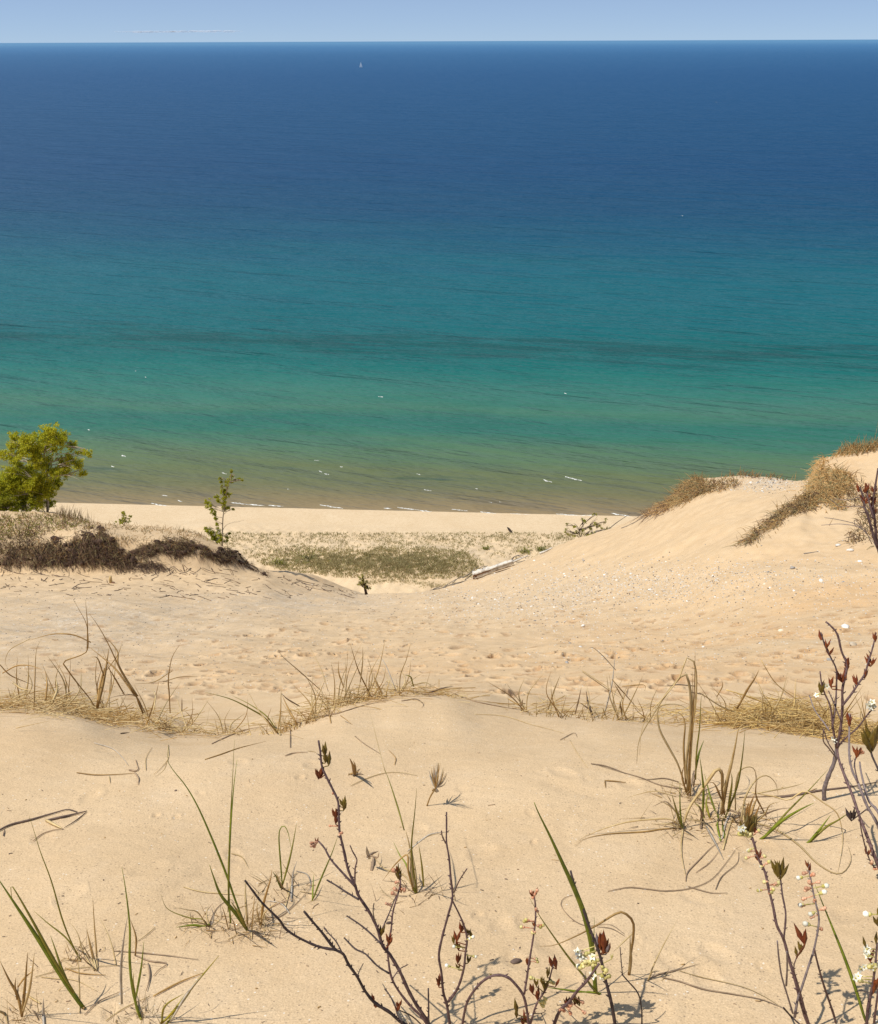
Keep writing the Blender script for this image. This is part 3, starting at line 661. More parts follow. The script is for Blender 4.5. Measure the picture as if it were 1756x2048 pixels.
# ---- red-leaved shrub beyond the crest, right edge
sc9 = Plant('sand_cherry', 'dark red-leaved sand cherry standing beyond the crest at the right edge', 'shrub', (1800, 1200), 'sand cherry shrubs on the dune', Y=6.2)
a = st(sc9, ZR, '1700,2600 1640,2200 1544,1850 1510,1600 1480,1300 1460,1150 1490,950 1530,700 1545,600', 7, 3.5, 'bark', .2)
sc9.leaves(a, ZR('1480,960 1495,975 1470,1120 1480,1140 1450,1230 1500,1300'), 'leaf_red', 14, 4)
b = st(sc9, ZR, '1545,1850 1480,1700 1400,1400 1330,1200 1310,1050 1250,900', 6, 4, 'bark', .2); sc9.leaves(b, ZR('1245,920 1230,950 1300,1120 1310,1100 1330,970'), 'leaf_red', 13, 4)
c = st(sc9, ZR, '1480,1400 1420,1200 1380,1050 1370,900', 5, 3, 'bark', .15); sc9.leaves(c, ZR('1375,900 1390,920 1350,960 1400,1050 1340,1130'), 'leaf_red', 13, 4)
for t in ('1380,1650 1280,1550 1190,1480 1000,1430 850,1400 700,1380', '1300,1560 1180,1510 1050,1490 900,1480 650,1500', '1460,1400 1330,1230 1200,1200 950,1210 870,1150 800,1090', '1400,1250 1250,1060 1150,1090 1000,1100 850,1080', '1450,1800 1350,1600 1180,1420 1180,1500', '1540,1900 1480,1780 1440,1720'):
    st(sc9, ZR, t, 1.7, 1.0, 'bark_grey', .1, nubs=False, name='twig')
# ------------------------------------------------------------------ grasses
def tuft(label, base, z, items, name='grass_tuft', cat='grass', group='grass tufts on the near dune', Y=None):
    p = Plant(name, label, cat, z(base)[0], group, Y); p.thin = .72 if name == 'straw_tuft' else (.7 if 'arching over' in label else .85)
    for it in items:
        txt, w, mat = it[:3]; mode = it[3] if len(it) > 3 else 'u'
        p.blade(z(txt), w, mat, mode=mode, lean=(it[4] if len(it) > 4 else None), tip=.5 if mat == 'stub' else .12)
    if name == 'grass_tuft' and len(items) > 5:      # short dead litter round the foot of the tuft
        m = MB(); q = p.loc
        for _ in range(46):
            a = PR.uniform(0, 6.283); up = PR.random() < .45; L = p.px2m(PR.uniform(14, 62))
            b = np.array([q[0]+PR.gauss(0, p.px2m(34)), q[1]+PR.gauss(0, p.px2m(30)), 0]); b[2] = gz(b[0], b[1])+.002
            d = norm(np.array([math.cos(a), math.sin(a), PR.uniform(.5, 2.2) if up else .06]))
            if not up:
                f_ = b+d*L; d = norm(np.array([f_[0]-b[0], f_[1]-b[1], gz(f_[0], f_[1])+.004-b[2]]))
            V, Fc = strand(b, d, L, p.px2m(PR.uniform(1.3, 2.8)), PR.uniform(0, .25) if up else 0, 4); m.add(V, Fc, PR.randrange(3))
        m.build('dead_thatch', ['tan_blade', 'brown_blade', 'dark_blade'], p.root, p.loc)
    return p
T1 = tuft('green grass with a broad folded blade at the left edge of the foreground', '470,1462', ZA, [
 ('472,1464 380,1330 280,1170 170,1000 70,850 -20,715', 13, 'green_blade'), ('410,1360 300,1180 180,960 100,820 65,768 62,800 70,850', 8, 'olive_blade'),
 ('400,1350 350,1240 310,1120 285,1050', 7, 'olive_blade'), ('470,1462 430,1400 400,1350', 9, 'brown_blade'),
 ('452,1480 450,1350 445,1200 440,1120', 4, 'tan_blade')])
T2 = tuft('tall single dark stalk with straw stubs left of the two-bladed tuft', '450,1180', ZA, [
 ('455,1190 400,1080 350,950 290,740 230,580 190,450 165,375', 4, 'olive_blade'), ('430,1140 370,1060 270,980 190,910', 4, 'olive_blade'),
 ('525,1240 470,1140 440,1040 400,980', 4, 'tan_blade'), ('552,1228 545,1120 535,1000 525,830', 4.5, 'tan_blade'), ('545,1240 515,1120 490,1010', 7, 'tan_blade'),
 ('655,1210 640,1130 610,1040 565,950', 3.5, 'tan_blade'), ('540,1235 500,1160 455,1080', 4, 'tan_blade'), ('530,1240 480,1190 440,1150', 3, 'brown_blade')])
T3 = tuft('two green blades rising beside a pale dead leaf in the left foreground', '795,1518', ZA, [
 ('795,1518 755,1380 735,1200 735,1000 710,780 690,665', 7, 'green_blade'), ('770,1400 800,1230 815,1085', 6, 'green_blade'),
 ('690,1425 685,1250 700,1080 722,945', 7, 'grey_blade'), ('768,1145 770,1060 738,958', 5, 'brown_blade'), ('795,1518 770,1440 765,1380', 9, 'olive_blade'), ('770,1420 755,1320 758,1260', 5, 'yellow_blade')])
T4 = tuft('tallest green grass with two long thin blades left of the middle shrub', '1400,1022', ZA, [
 ('1402,1022 1340,870 1280,700 1200,500 1120,320 1050,200 985,120 950,60 955,-20', 5.5, 'green_blade', 'u', .12), ('1305,962 1295,800 1300,560 1320,250 1342,55', 5.5, 'green_blade'),
 ('1292,900 1300,500 1318,150 1325,-10 1330,-60', 3.5, 'olive_blade'), ('1400,1020 1330,920 1250,820 1210,720 1187,650', 9, 'green_blade'), ('1395,1010 1355,930 1310,860', 8, 'olive_blade'),
 ('1400,965 1390,820 1392,715', 6, 'tan_blade'), ('1425,1060 1430,960 1440,850 1450,800', 4, 'tan_blade'), ('950,55 930,110 890,145 870,148', 2, 'tan_blade'),
 ('1290,1000 1270,920 1255,880', 3, 'brown_blade'), ('1335,1030 1325,980 1310,950', 3, 'brown_blade')])
T5 = tuft('brown straw stubble with a few tan blades beside the tallest green grass', '1485,992', ZA, [
 ('1480,992 1490,880 1530,740 1540,680', 7, 'brown_blade'), ('1500,940 1470,850 1455,790', 5, 'tan_blade'), ('1520,900 1600,860 1680,840', 4, 'dark_blade'),
 ('1640,930 1600,880 1530,860 1470,870', 4, 'grey_blade', 'g'), ('1500,950 1580,950 1650,900 1720,830 1756,780', 3.5, 'dark_blade', 'g'), ('1680,690 1740,710 1760,770 1740,820', 3.5, 'grey_blade', 'g'),
 ('1040,780 1150,808 1300,820 1430,830', 3.5, 'tan_blade', 'g'), ('1310,590 1370,610 1410,675', 3.5, 'tan_blade', 'g'), ('1480,990 1500,920 1560,870 1590,850', 4, 'tan_blade'), ('1470,980 1455,900 1465,850', 4, 'tan_blade')])
T6 = tuft('small green grass tuft with one blade looped over', '1598,782', ZA, [
 ('1600,785 1590,650 1580,500 1588,445 1610,430 1632,470 1650,560', 4, 'green_blade'), ('1600,765 1640,620 1665,500 1680,415', 5, 'olive_blade'), ('1590,780 1565,720 1545,690', 5, 'green_blade'),
 ('1650,850 1660,700 1682,630', 6, 'grey_blade'), ('1620,880 1650,760 1665,650', 4, 'tan_blade'), ('1610,790 1580,740 1560,690', 4, 'tan_blade')])
T7 = tuft('broken brown straw stubs in the lower left corner', '125,1512', ZA, [
 ('125,1512 100,1390 50,1300 0,1195', 8, 'brown_blade'), ('125,1505 140,1350 157,1145', 8, 'brown_blade'), ('130,1485 170,1340 195,1150', 7, 'tan_blade'), ('110,1330 140,1290 200,1240', 5, 'brown_blade'),
 ('95,1400 85,1340 90,1290', 6, 'brown_blade'), ('0,1480 30,1500 45,1560', 7, 'tan_blade'), ('250,1560 245,1480 247,1405', 8, 'grey_blade'), ('230,1440 180,1410 110,1360', 6, 'tan_blade', 'g')])
T8 = tuft('yellow grass blade with a grey dead one leaning right at the bottom', '920,1545', ZA, [
 ('920,1548 1000,1460 1100,1330 1160,1260 1240,1165', 8, 'yellow_blade'), ('970,1530 1060,1380 1145,1275', 7, 'grey_blade'), ('915,1550 935,1450 1040,1380', 6, 'yellow_blade'), ('940,1560 1020,1450 1080,1370', 6, 'yellow_blade')])
T9 = tuft('pale dry tuft with one low green blade on bare sand at left', '1170,1000', ZA, [
 ('1165,1000 1100,992 1040,998 1000,1005', 6, 'green_blade'), ('1180,1000 1150,960 1070,950 950,900 910,815', 3, 'olive_blade'), ('1175,1000 1120,920 1060,905 980,890', 3, 'tan_blade'),
 ('1190,1000 1170,940 1180,880', 4, 'tan_blade'), ('1200,1000 1210,940 1195,890', 4, 'grey_blade'), ('1185,995 1100,975 1020,985 990,1010', 3, 'tan_blade'), ('1210,990 1250,960 1260,930', 3, 'tan_blade'), ('1180,1000 1230,900 1310,850 1320,900', 3, 'dark_blade', 'g')])
T10 = tuft('upright green and tan grass tuft between the two middle sand cherries', '792,985', ZB, [
 ('790,985 770,860 760,720 735,615', 7, 'tan_blade'), ('802,985 780,840 770,700 790,500 800,370', 4.5, 'olive_blade'), ('800,980 790,860 772,740 770,640', 7, 'tan_blade'), ('840,932 830,820 812,700', 5, 'olive_blade'),
 ('785,960 740,820 700,760 665,685', 5, 'green_blade'), ('775,950 750,850 745,760 680,810 600,912', 5, 'brown_blade'), ('770,720 820,680 880,640 960,628 990,630', 4, 'grey_blade', 'u', .05),
 ('765,735 800,690 870,650 940,635', 3.5, 'tan_blade', 'u', .04), ('720,590 695,500 670,420 640,330 610,250', 4, 'olive_blade', 'u', .2), ('610,255 575,120 540,-20 520,-90', 1.8, 'tan_blade', 'u', .3), ('780,950 720,880 620,850 560,790 505,720', 4, 'tan_blade', 'g'), ('790,990 700,930 660,920 600,915', 3, 'dark_blade', 'g')])
T11 = tuft('lone thin green blade pair standing on sand left of the middle shrub', '190,1028', ZB, [('190,1028 240,900 300,760 337,655', 4.5, 'green_blade'), ('190,1025 193,950 197,875', 4, 'green_blade')])
T12 = tuft('single broad green blade beside the dark-tipped shrub', '245,1140', ZC, [
 ('245,1142 225,900 200,780 170,680 120,560 60,430 0,300 -60,180 -85,120', 14, 'green_blade', 'u', -.05), ('235,1120 232,960 238,735', 5, 'green_blade'), ('250,1145 130,1130 0,1112 -30,1105', 6, 'green_blade', 'u', .0)])
T13 = tuft('thin straight green blade slanting across the sand in the middle foreground', '258,1148', ZC, [('258,1150 190,1060 100,950 0,810 -60,720 -110,630', 5.5, 'olive_blade', 'u', .05)])
T14 = tuft('dry tan blade folded over with its tip on the sand', '420,1042', ZC, [
 ('420,1045 430,950 445,850 448,780 440,750 405,716 360,712 250,778 130,840 20,885 -60,890', 6.5, 'brown_blade', 'u', -.06), ('425,1040 432,950 428,840', 9, 'tan_blade'), ('428,835 390,870 340,920', 4, 'tan_blade')])
T15 = tuft('V-shaped pair of dry stalks on open sand', '525,1072', ZC, [('525,1074 560,980 620,860 682,748', 4, 'tan_blade'), ('525,1072 580,1045 650,1030 740,1005 802,988', 4.5, 'dark_blade', 'g'), ('530,1068 545,1030 575,1020', 4, 'tan_blade'), ('600,1075 625,1040 635,1010', 2.5, 'tan_blade')])
T16 = tuft('long slanting green blade among the budding stems at lower right', '1692,1300', ZC, [('1692,1302 1640,1130 1580,960 1500,760 1455,650 1420,560', 9, 'green_blade', 'u', .1)])
T17 = tuft('tall dry grass clump with blades arching over and down to the left', '660,1078', ZD, [
 ('665,1075 660,900 675,700 690,500 697,235', 5, 'brown_blade'), ('655,1065 645,900 660,750 680,560 682,360', 7, 'tan_blade'), ('670,1070 665,900 680,700 700,560 708,480', 6, 'gold_straw'),
 ('660,1060 680,700 702,480 700,340 680,285 650,275 630,320 600,400 520,500 430,600 385,700 375,840', 5.5, 'tan_blade', 'u', -.1), ('650,1050 668,800 672,520 655,400 635,370 590,410 520,500 475,570 420,660 370,760 358,890', 8, 'tan_blade', 'u', -.08),
 ('620,960 590,880 540,790 490,690 478,590 500,555 560,545 620,555 665,590', 6, 'tan_blade', 'u', .08), ('640,985 630,800 637,650 600,595 540,592', 6, 'brown_blade'), ('700,965 705,820 722,680 732,500 745,485', 4.5, 'olive_blade'), ('705,900 720,825 747,755', 6, 'green_blade'),
 ('685,440 600,433 540,440 478,440', 3.5, 'dark_blade'), ('690,1000 700,920 695,850', 6, 'dark_blade'), ('640,1040 620,960 632,900', 6, 'brown_blade'), ('690,480 740,490 755,520', 4, 'dark_blade'), ('665,1060 680,980 690,930 700,960', 6, 'dark_blade'),
 ('620,1040 500,1020 380,975 260,940 100,895', 4, 'dark_blade', 'g'), ('600,1000 520,980 440,985 360,985', 4, 'dark_blade', 'g')])
T18 = tuft('dense mixed green and tan grass clump in front of the arching dry clump', '850,1200', ZD, [
 ('848,1165 860,1060 900,920 930,780 948,690 985,655', 7, 'tan_blade'), ('855,1160 880,1000 920,830 940,720', 8, 'brown_blade'), ('888,1155 910,1000 905,945', 6, 'olive_blade'), ('870,1205 940,1020 970,850 986,690', 4.5, 'olive_blade'),
 ('740,1185 745,1050 735,940 724,855', 6, 'green_blade'), ('832,1205 790,1100 750,950', 5, 'green_blade'), ('858,1140 855,1000 850,940 822,922 775,985 720,1060 660,1150 630,1250 615,1400 640,1545', 8, 'tan_blade', 'u', -.1),
 ('860,1380 900,1240 950,1160 992,1115', 6, 'tan_blade'), ('870,1340 855,1250 860,1190', 5, 'green_blade'), ('840,1330 825,1250 835,1180', 5, 'green_blade'), ('930,1140 930,1040 950,940 1000,910 1040,925 1060,1010', 4, 'tan_blade', 'u', .03),
 ('850,1100 810,1010 780,1000', 5, 'brown_blade'), ('865,1170 850,1010 855,930 835,925', 5, 'brown_blade'), ('745,1200 720,1140 690,1120', 6, 'olive_blade'), ('780,1200 760,1120 775,1060', 6, 'olive_blade'), ('730,1260 735,1180 715,1130', 8, 'dark_blade'), ('900,1180 870,1250 850,1330 800,1290', 5, 'grey_blade', 'g'),
 ('760,1260 820,1370 860,1450', 6, 'grey_blade', 'g'), ('880,1160 960,1180 1050,1160 1150,1140', 3.5, 'dark_blade', 'g'), ('950,1090 1080,1085 1200,1080 1340,1060', 3.5, 'dark_blade', 'g'), ('820,1240 840,1210 870,1220', 5, 'tan_blade')])
T19 = tuft('clump of brown grass stubs with long looping tan blades near the white buds', '1010,1250', ZD, [
 ('990,1255 1010,1150 1042,1065', 8, 'brown_blade'), ('1005,1245 1030,1150 1062,1075', 8, 'brown_blade'), ('980,1245 978,1180 988,1115', 8, 'tan_blade'), ('1020,1255 1050,1180 1075,1120', 6, 'brown_blade'), ('1000,1240 995,1160 1010,1110', 7, 'brown_blade'),
 ('960,1220 990,1080 1050,985 1110,960 1160,1000 1178,1070', 4.5, 'tan_blade', 'u', .06), ('1050,1062 1150,1080 1240,1100 1330,1050 1430,1110 1520,1180 1550,1300 1545,1400 1520,1530', 4, 'tan_blade', 'u', -.1),
 ('1060,1235 1180,1285 1300,1370 1400,1470 1500,1530 1560,1520 1600,1450 1580,1370', 4.5, 'tan_blade', 'u', -.05), ('1070,1060 1200,1035 1290,1015 1340,995', 3.5, 'tan_blade', 'u', .1), ('1010,1260 1080,1200 1170,1160 1250,1150', 4, 'dark_blade', 'g'), ('1030,1250 1100,1180 1130,1130 1190,1110', 4, 'tan_blade'),
 ('980,1250 940,1180 900,1160', 5, 'dark_blade', 'g'), ('1100,1180 1050,1080 1050,1000 1045,930', 4, 'brown_blade')])
T20 = tuft('low fan of grass with blades lying flat to the left across bare sand', '622,1272', ZD, [
 ('622,1272 590,1170 562,1070', 6, 'olive_blade'), ('625,1274 610,1160 608,990', 4, 'green_blade'), ('620,1270 560,1215 450,1213 300,1230 160,1270 60,1315 -5,1362', 4, 'tan_blade', 'u', -.06), ('600,1268 500,1275 400,1290 200,1302 60,1330 0,1375', 4, 'brown_blade', 'u', -.05),
 ('615,1265 540,1240 440,1245', 4, 'tan_blade'), ('605,1200 560,1140 520,1110 450,1140', 4, 'dark_blade'), ('600,1180 540,1130 480,1100', 3.5, 'tan_blade'), ('625,1270 600,1200 580,1150', 7, 'green_blade'), ('560,1075 470,1050 380,1065 300,1090', 2.5, 'tan_blade', 'u', .05)])
T21 = tuft('flat green blade pointing up right below the looping tan grass', '1088,1326', ZD, [('1085,1328 1190,1230 1290,1165 1385,1118', 8, 'green_blade'), ('1086,1326 1240,1160 1360,1040 1465,925', 4.5, 'olive_blade', 'u', .15), ('1090,1325 1140,1270 1190,1235', 6, 'brown_blade')])
T22 = tuft('short green blade pair near the trunk of the big right shrub', '1356,1347', ZD, [('1354,1348 1420,1270 1482,1188', 6, 'green_blade'), ('1362,1346 1450,1262 1530,1215 1600,1165', 6, 'olive_blade')])
# ---- odd bits lying on the sand
def lying(name, label, cat, z, items, group=None):
    p = Plant(name, label, cat, z(items[0][0].split()[0])[0], group)
    for txt, w, mat in items: p.blade(z(txt), w*.68, mat, mode='g', name='stem' if name != 'fallen_stick' else 'stick', thick=.7, tip=.4)
    return p
fs = lying('fallen_stick', 'bent dark stick lying on the sand at the left edge', 'stick', ZA, [('-20,470 60,430 180,400 300,365 385,343 440,358', 7, 'stick_dark'), ('260,407 380,380 495,352', 8, 'stick_dark'), ('260,404 310,430 352,452', 10, 'tan_blade'), ('490,358 430,405 365,445', 4, 'stick_dark'), ('20,492 28,455', 4, 'stick_dark'), ('190,518 240,480 300,460 365,452', 4, 'dark_blade')])
lying('fallen_stick', 'reddish runner lying on the sand behind the big right shrub trunk', 'stick', ZD, [('1190,1090 1300,1075 1400,1055 1500,1042 1600,1030 1770,1000', 6, 'stick_dark'), ('1290,1075 1340,1065 1400,1040', 5, 'brown_blade')])
lying('dry_stem', 'long curved dry stem half buried on the sand below the flat grass fan', 'dry stem', ZC, [('310,600 420,580 520,588 620,598 750,585 860,540 940,450 990,380', 4, 'dark_blade'), ('740,575 860,608 950,610', 4, 'dark_blade'), ('725,545 735,500 790,440 870,360 930,330', 4.5, 'dark_blade'), ('780,500 850,450 900,390', 3.5, 'dark_blade'), ('885,590 920,520 1000,450 1010,390', 3.5, 'dark_blade')], 'dry stems lying on the sand')
lying('dry_stem', 'two thin parallel dry stems curving down to the lower right shrub', 'dry stem', ZC, [('600,1062 700,1085 820,1125 1000,1155 1130,1180 1240,1222', 5, 'dark_blade'), ('690,1025 800,1058 900,1080 1040,1115 1150,1165 1240,1222', 3, 'tan_blade')], 'dry stems lying on the sand')
lying('dry_stem', 'thin dark loop of dry stem left of the folded tan blade', 'dry stem', ZC, [('120,620 70,640 60,680 120,750 200,785 320,778 400,830', 2.5, 'dark_blade'), ('250,790 330,800 400,840', 2.5, 'dark_blade')], 'dry stems lying on the sand')
lying('dry_stem', 'tangle of dark dry stems strewn between the left foreground tufts', 'dry stem', ZA, [('640,1142 760,1150 940,1168 1125,1192', 4, 'dark_blade'), ('760,1165 850,1200 945,1215 900,1250 870,1285', 5, 'dark_blade'), ('200,1290 360,1250 560,1230 700,1225', 3, 'tan_blade'), ('480,1505 560,1430 680,1375', 4, 'dark_blade'), ('230,1290 320,1300 430,1310 550,1370', 3, 'tan_blade'), ('870,1400 1000,1330 1070,1300 1150,1270', 6, 'brown_blade'), ('840,1215 850,1290 830,1370', 6, 'dark_blade'), ('370,1240 460,1270 600,1280', 4, 'brown_blade'), ('600,1540 700,1470 850,1400', 4, 'tan_blade'), ('880,1010 820,1060 760,1100', 3, 'tan_blade')], 'dry stems lying on the sand')
lying('dry_stem', 'small forked thread of dry stem on bare sand at upper left of the near dune', 'dry stem', ZE, [('550,840 660,875 720,930 750,970', 2.5, 'grey_blade'), ('450,1015 560,1028 700,1025 790,1018', 3, 'brown_blade'), ('755,1000 800,1005 815,985', 5, 'dark_blade'), ('790,1015 812,1050 808,1085', 4, 'dark_blade'), ('640,1035 645,1075', 2.5, 'tan_blade'), ('795,940 810,990', 2.5, 'dark_blade'), ('855,1000 855,930 890,865', 2, 'tan_blade'), ('985,850 985,930 940,990 900,1025', 2, 'tan_blade')], 'dry stems lying on the sand')
lying('dry_stem', 'fine reddish rootlet trailing across open sand right of the silvery plant', 'dry stem', ZG5, [('1585,700 1650,710 1700,725 1760,750', 4, 'dark_blade'), ('1655,785 1700,788 1760,795', 4, 'brown_blade'), ('1655,785 1658,820', 3.5, 'brown_blade'), ('1480,580 1520,650 1570,720', 2, 'tan_blade'), ('1000,450 1150,460 1280,500 1450,545', 2.5, 'tan_blade'), ('1430,580 1500,545 1515,565', 3, 'dark_blade')], 'dry stems lying on the sand')
lying('dry_stem', 'short dark sliver of stem on sand above the tallest red-budded tip', 'dry stem', ZG5, [('50,660 100,645 165,642', 4, 'dark_blade'), ('165,635 200,640 210,650', 2, 'tan_blade'), ('400,560 450,600 530,650', 2.5, 'dark_blade'), ('380,810 470,770 560,745 640,745 715,760', 2.5, 'tan_blade'), ('600,705 605,670 570,630', 2.5, 'brown_blade')], 'dry stems lying on the sand')
# silvery dried plant with its bare stalk
dp = Plant('dried_plant', 'silvery dried plant head on a thin slanted stalk in the middle of the sand', 'dried plant', ZB('860,472')[0])
dp.stem(ZB('860,474 880,420 912,368'), 3.5, 3.5, 'brown_blade', 0, nubs=False, name='stalk')
for k in range(26):
    x = 868+k*4.6+PR.uniform(-8, 8); y = 200+abs(k-12)*6+PR.uniform(-12, 40)
    dp.blade(ZB(f'912,368 {912+(x-912)*.55+PR.uniform(-6,6):.0f},{(368+y)/2+12:.0f} {x:.0f},{y:.0f}'), PR.uniform(2, 3.4), PR.choice(['grey_blade', 'tan_blade', 'grey_blade', 'brown_blade']), lean=PR.uniform(-.07, .07), name='twiglet')
ds = Plant('dried_plant', 'small dead brown stub with short fronds left of the silvery plant', 'dried plant', ZB('440,297')[0])
for t, w, m_ in (('440,297 432,250 408,195', 7, 'brown_blade'), ('440,297 440,240 430,210', 5, 'brown_blade'), ('436,280 405,290 400,300', 4, 'brown_blade'), ('440,297 458,265 470,258', 5, 'dark_blade'), ('440,297 425,240 415,215', 6, 'leaf_red'), ('440,295 470,290 490,295', 4, 'dark_blade')): ds.blade(ZB(t), w, m_, name='frond')
gs = Plant('dried_leaf', 'curled grey dead leaf with dark stem left of the upright middle tuft', 'dead leaf', ZB('540,840')[0])
for t, w, m_ in (('540,838 548,800 545,770', 9, 'dark_blade'), ('520,770 510,740 507,710', 7, 'grey_blade'), ('520,765 545,750 575,740', 6, 'dark_blade'), ('545,770 570,775 580,745', 4, 'dark_blade')): gs.blade(ZB(t), w, m_, name='leaf_lobe')
cn = ground(*ZB('635,1162')[0])
for nm, lab, pz, w in (('bark_chip', 'little brown bark chip on the sand behind the middle shrub', '635,1162', 12), ('bark_chip', 'pinkish brown bark chip on the sand right of the slender forked shrub', '1380,1388', 22), ('bark_chip', 'dark pebble-like bark chip on bare sand left of the tall green blades', '0,0', 6)):
    px, py = ZB(pz)[0] if pz != '0,0' else ZA('995,232')[0]
    q = ground(px, py); r = w*q[1]*1.25/FPX/2
    V, Fc = lump((0, 0, r*.35), r, r*.6, r*.45, int(w), .3, 2); o = mk(nm, V, Fc, 'stick_dark'); o.location = q; o.rotation_euler = (0, 0, .3); tag(o, lab, 'bark chip')
# ------------------------------------------------------------------ dry grass along the crest of the near dune
def fan(m, p, n, h, w, spread=.7, lean=(0, 0), droop=.25, rnd=PR, mats=1, rad=.05):
    for _ in range(n):
        a = rnd.uniform(0, 6.283); sp_ = rnd.random()*spread
        d = norm(np.array([math.cos(a)*sp_+lean[0], math.sin(a)*sp_+lean[1], 1.0]))
        b = np.array([p[0]+rnd.gauss(0, rad), p[1]+rnd.gauss(0, rad*.5), 0]); b[2] = min(gz(b[0], b[1]), p[2]+.1)-.01
        V, Fc = strand(b, d, h*rnd.uniform(.35, 1.1), w*rnd.uniform(.6, 1.4), rnd.uniform(0, droop*2))
        m.add(V, Fc, rnd.randrange(mats))
crest_tufts = [
 (40,1408,95,26,.9,'straw tuft at the far left end of the near crest'), (130,1412,120,30,.8,'matted straw tuft with a dark centre near the left end of the crest'),
 (212,1430,150,22,.5,'brown upright straw tuft left of the tall bent stalks on the crest'), (300,1452,90,34,1.1,'low tangled straw tuft right of the tall bent stalks on the crest'),
 (372,1465,75,26,1.1,'flattened straw tuft at the lowest dip of the crest'), (455,1468,75,18,1.0,'sparse straw tuft between the dip and the grey-based tuft on the crest'),
 (560,1466,95,34,.8,'grey-based straw tuft with green blades bending left on the crest'), (628,1442,110,26,.7,'pale straw tuft climbing toward the top of the crest'),
 (682,1412,150,38,.7,'thick pale straw tuft with the tallest wispy stalks just left of the crest top'), (742,1398,120,30,.7,'straw tuft at the very top of the crest'),
 (800,1388,75,18,1.0,'thin straw tuft just right of the crest top'), (1052,1424,80,10,.6,'few lone straws on the crest above the broad green blade'),
 (1112,1434,100,12,.6,'short dark-stubbed straw tuft on the crest right of centre'), (1176,1440,90,14,.8,'straw tuft with black stubs on the crest right of centre'),
 (1236,1440,110,16,.8,'straw tuft with a grey forked stalk on the crest'), (1300,1443,70,22,1.2,'flat golden straw tuft behind the arching dry clump'),
 (1440,1450,100,26,1.0,'golden straw tuft with one pale-tipped stalk right of the arching dry clump'), (1530,1456,120,44,1.1,'big golden straw tuft heaped on the crest at right'),
 (1592,1462,120,40,1.1,'golden straw tuft touching the big twiggy shrub on its left'), (1660,1472,120,40,1.1,'golden straw tuft directly behind the big twiggy shrub'), (1730,1484,120,40,1.1,'golden straw tuft at the right edge of the crest')]
for i, (px, py, hp, n, spd, lab) in enumerate(crest_tufts):
    p = Plant('straw_tuft', lab, 'grass', (px, py), 'dry grass tufts along the crest')
    h = hp*p.Y*1.2/FPX; m = MB()
    gold = px > 1280
    fan(m, p.loc, int(n*(2.0 if gold else 1.6)), h*.8, p.px2m(1.9), spd*1.5, (PR.uniform(-.3, .4), 0), .75, PR, 3, p.px2m(30))
    m.build('straw', ['gold_straw', 'tan_blade', 'brown_blade'] if gold else ['tan_blade', 'gold_straw', 'brown_blade'], p.root, p.loc)
    for k in range(4 if hp < 110 else 6):
        x = px+PR.gauss(0, 16); y = py-hp*PR.uniform(.5, 1.05); dx = PR.gauss(0, 24)
        p.blade([(px+PR.gauss(0, 7), py), (x+dx*.2, (py+y)/2), (x+dx, y)], PR.uniform(1.3, 2.8), PR.choice(['tan_blade', 'brown_blade', 'tan_blade', 'gold_straw' if gold else 'tan_blade']))
def more(label, base, z, items): return tuft(label, base, z, items, 'straw_tuft', 'grass', 'dry grass tufts along the crest')
more('tallest bent brown stalks forming an arch on the left of the crest', '575,605', ZE, [
 ('575,610 600,500 620,400 637,285', 9, 'brown_blade'), ('570,600 585,500 610,400 600,440', 6, 'brown_blade'), ('540,600 520,570 440,470 390,400 375,360 480,320 515,280 508,150 470,70 425,-10', 3.5, 'brown_blade'), ('510,270 512,150 500,0', 3, 'brown_blade'),
 ('505,235 450,210 380,198 290,203 165,238', 3.5, 'brown_blade'), ('785,545 740,470 700,400 640,270 580,160 520,75', 3.5, 'brown_blade'), ('790,540 730,450 690,370 690,310 655,255 608,212', 6, 'brown_blade'), ('775,540 690,420 640,370 580,320 520,275', 5, 'brown_blade'),
 ('600,420 570,340 530,335', 4, 'brown_blade'), ('640,390 690,320 718,240', 2.5, 'brown_blade'), ('720,540 650,420 620,380', 4, 'brown_blade'), ('840,640 790,560 700,560 620,580', 3, 'dark_blade'), ('380,640 470,520 475,400', 3.5, 'tan_blade'), ('200,600 205,450 212,300 240,230', 3, 'brown_blade'), ('270,560 275,480 265,420', 5, 'brown_blade'),
 ('310,590 335,520 325,450', 7, 'tan_blade'), ('0,380 60,440 150,480 200,500', 3, 'brown_blade'), ('30,420 100,385 180,385 250,410', 3.5, 'brown_blade'), ('90,495 130,520 200,530', 5, 'tan_blade'), ('300,590 200,620 80,640 0,652', 4.5, 'tan_blade'), ('160,235 60,290 30,360 45,400', 2.2, 'tan_blade')])
more('dark straw stalk with a thin forked twig on the crest left of centre', '830,640', ZE, [('830,645 800,570 780,545', 6, 'brown_blade'), ('995,640 990,540 985,480 990,420 1010,330 1060,250', 3.5, 'brown_blade'), ('985,480 960,475 920,480', 2.5, 'dark_blade'), ('985,430 900,480 790,490', 2.5, 'brown_blade'), ('985,470 1060,450 1180,450', 2.2, 'brown_blade'), ('1065,640 1065,570', 3, 'dark_blade'), ('1150,690 1190,630 1220,585', 3, 'tan_blade'), ('900,640 910,560 890,520', 4, 'tan_blade')])
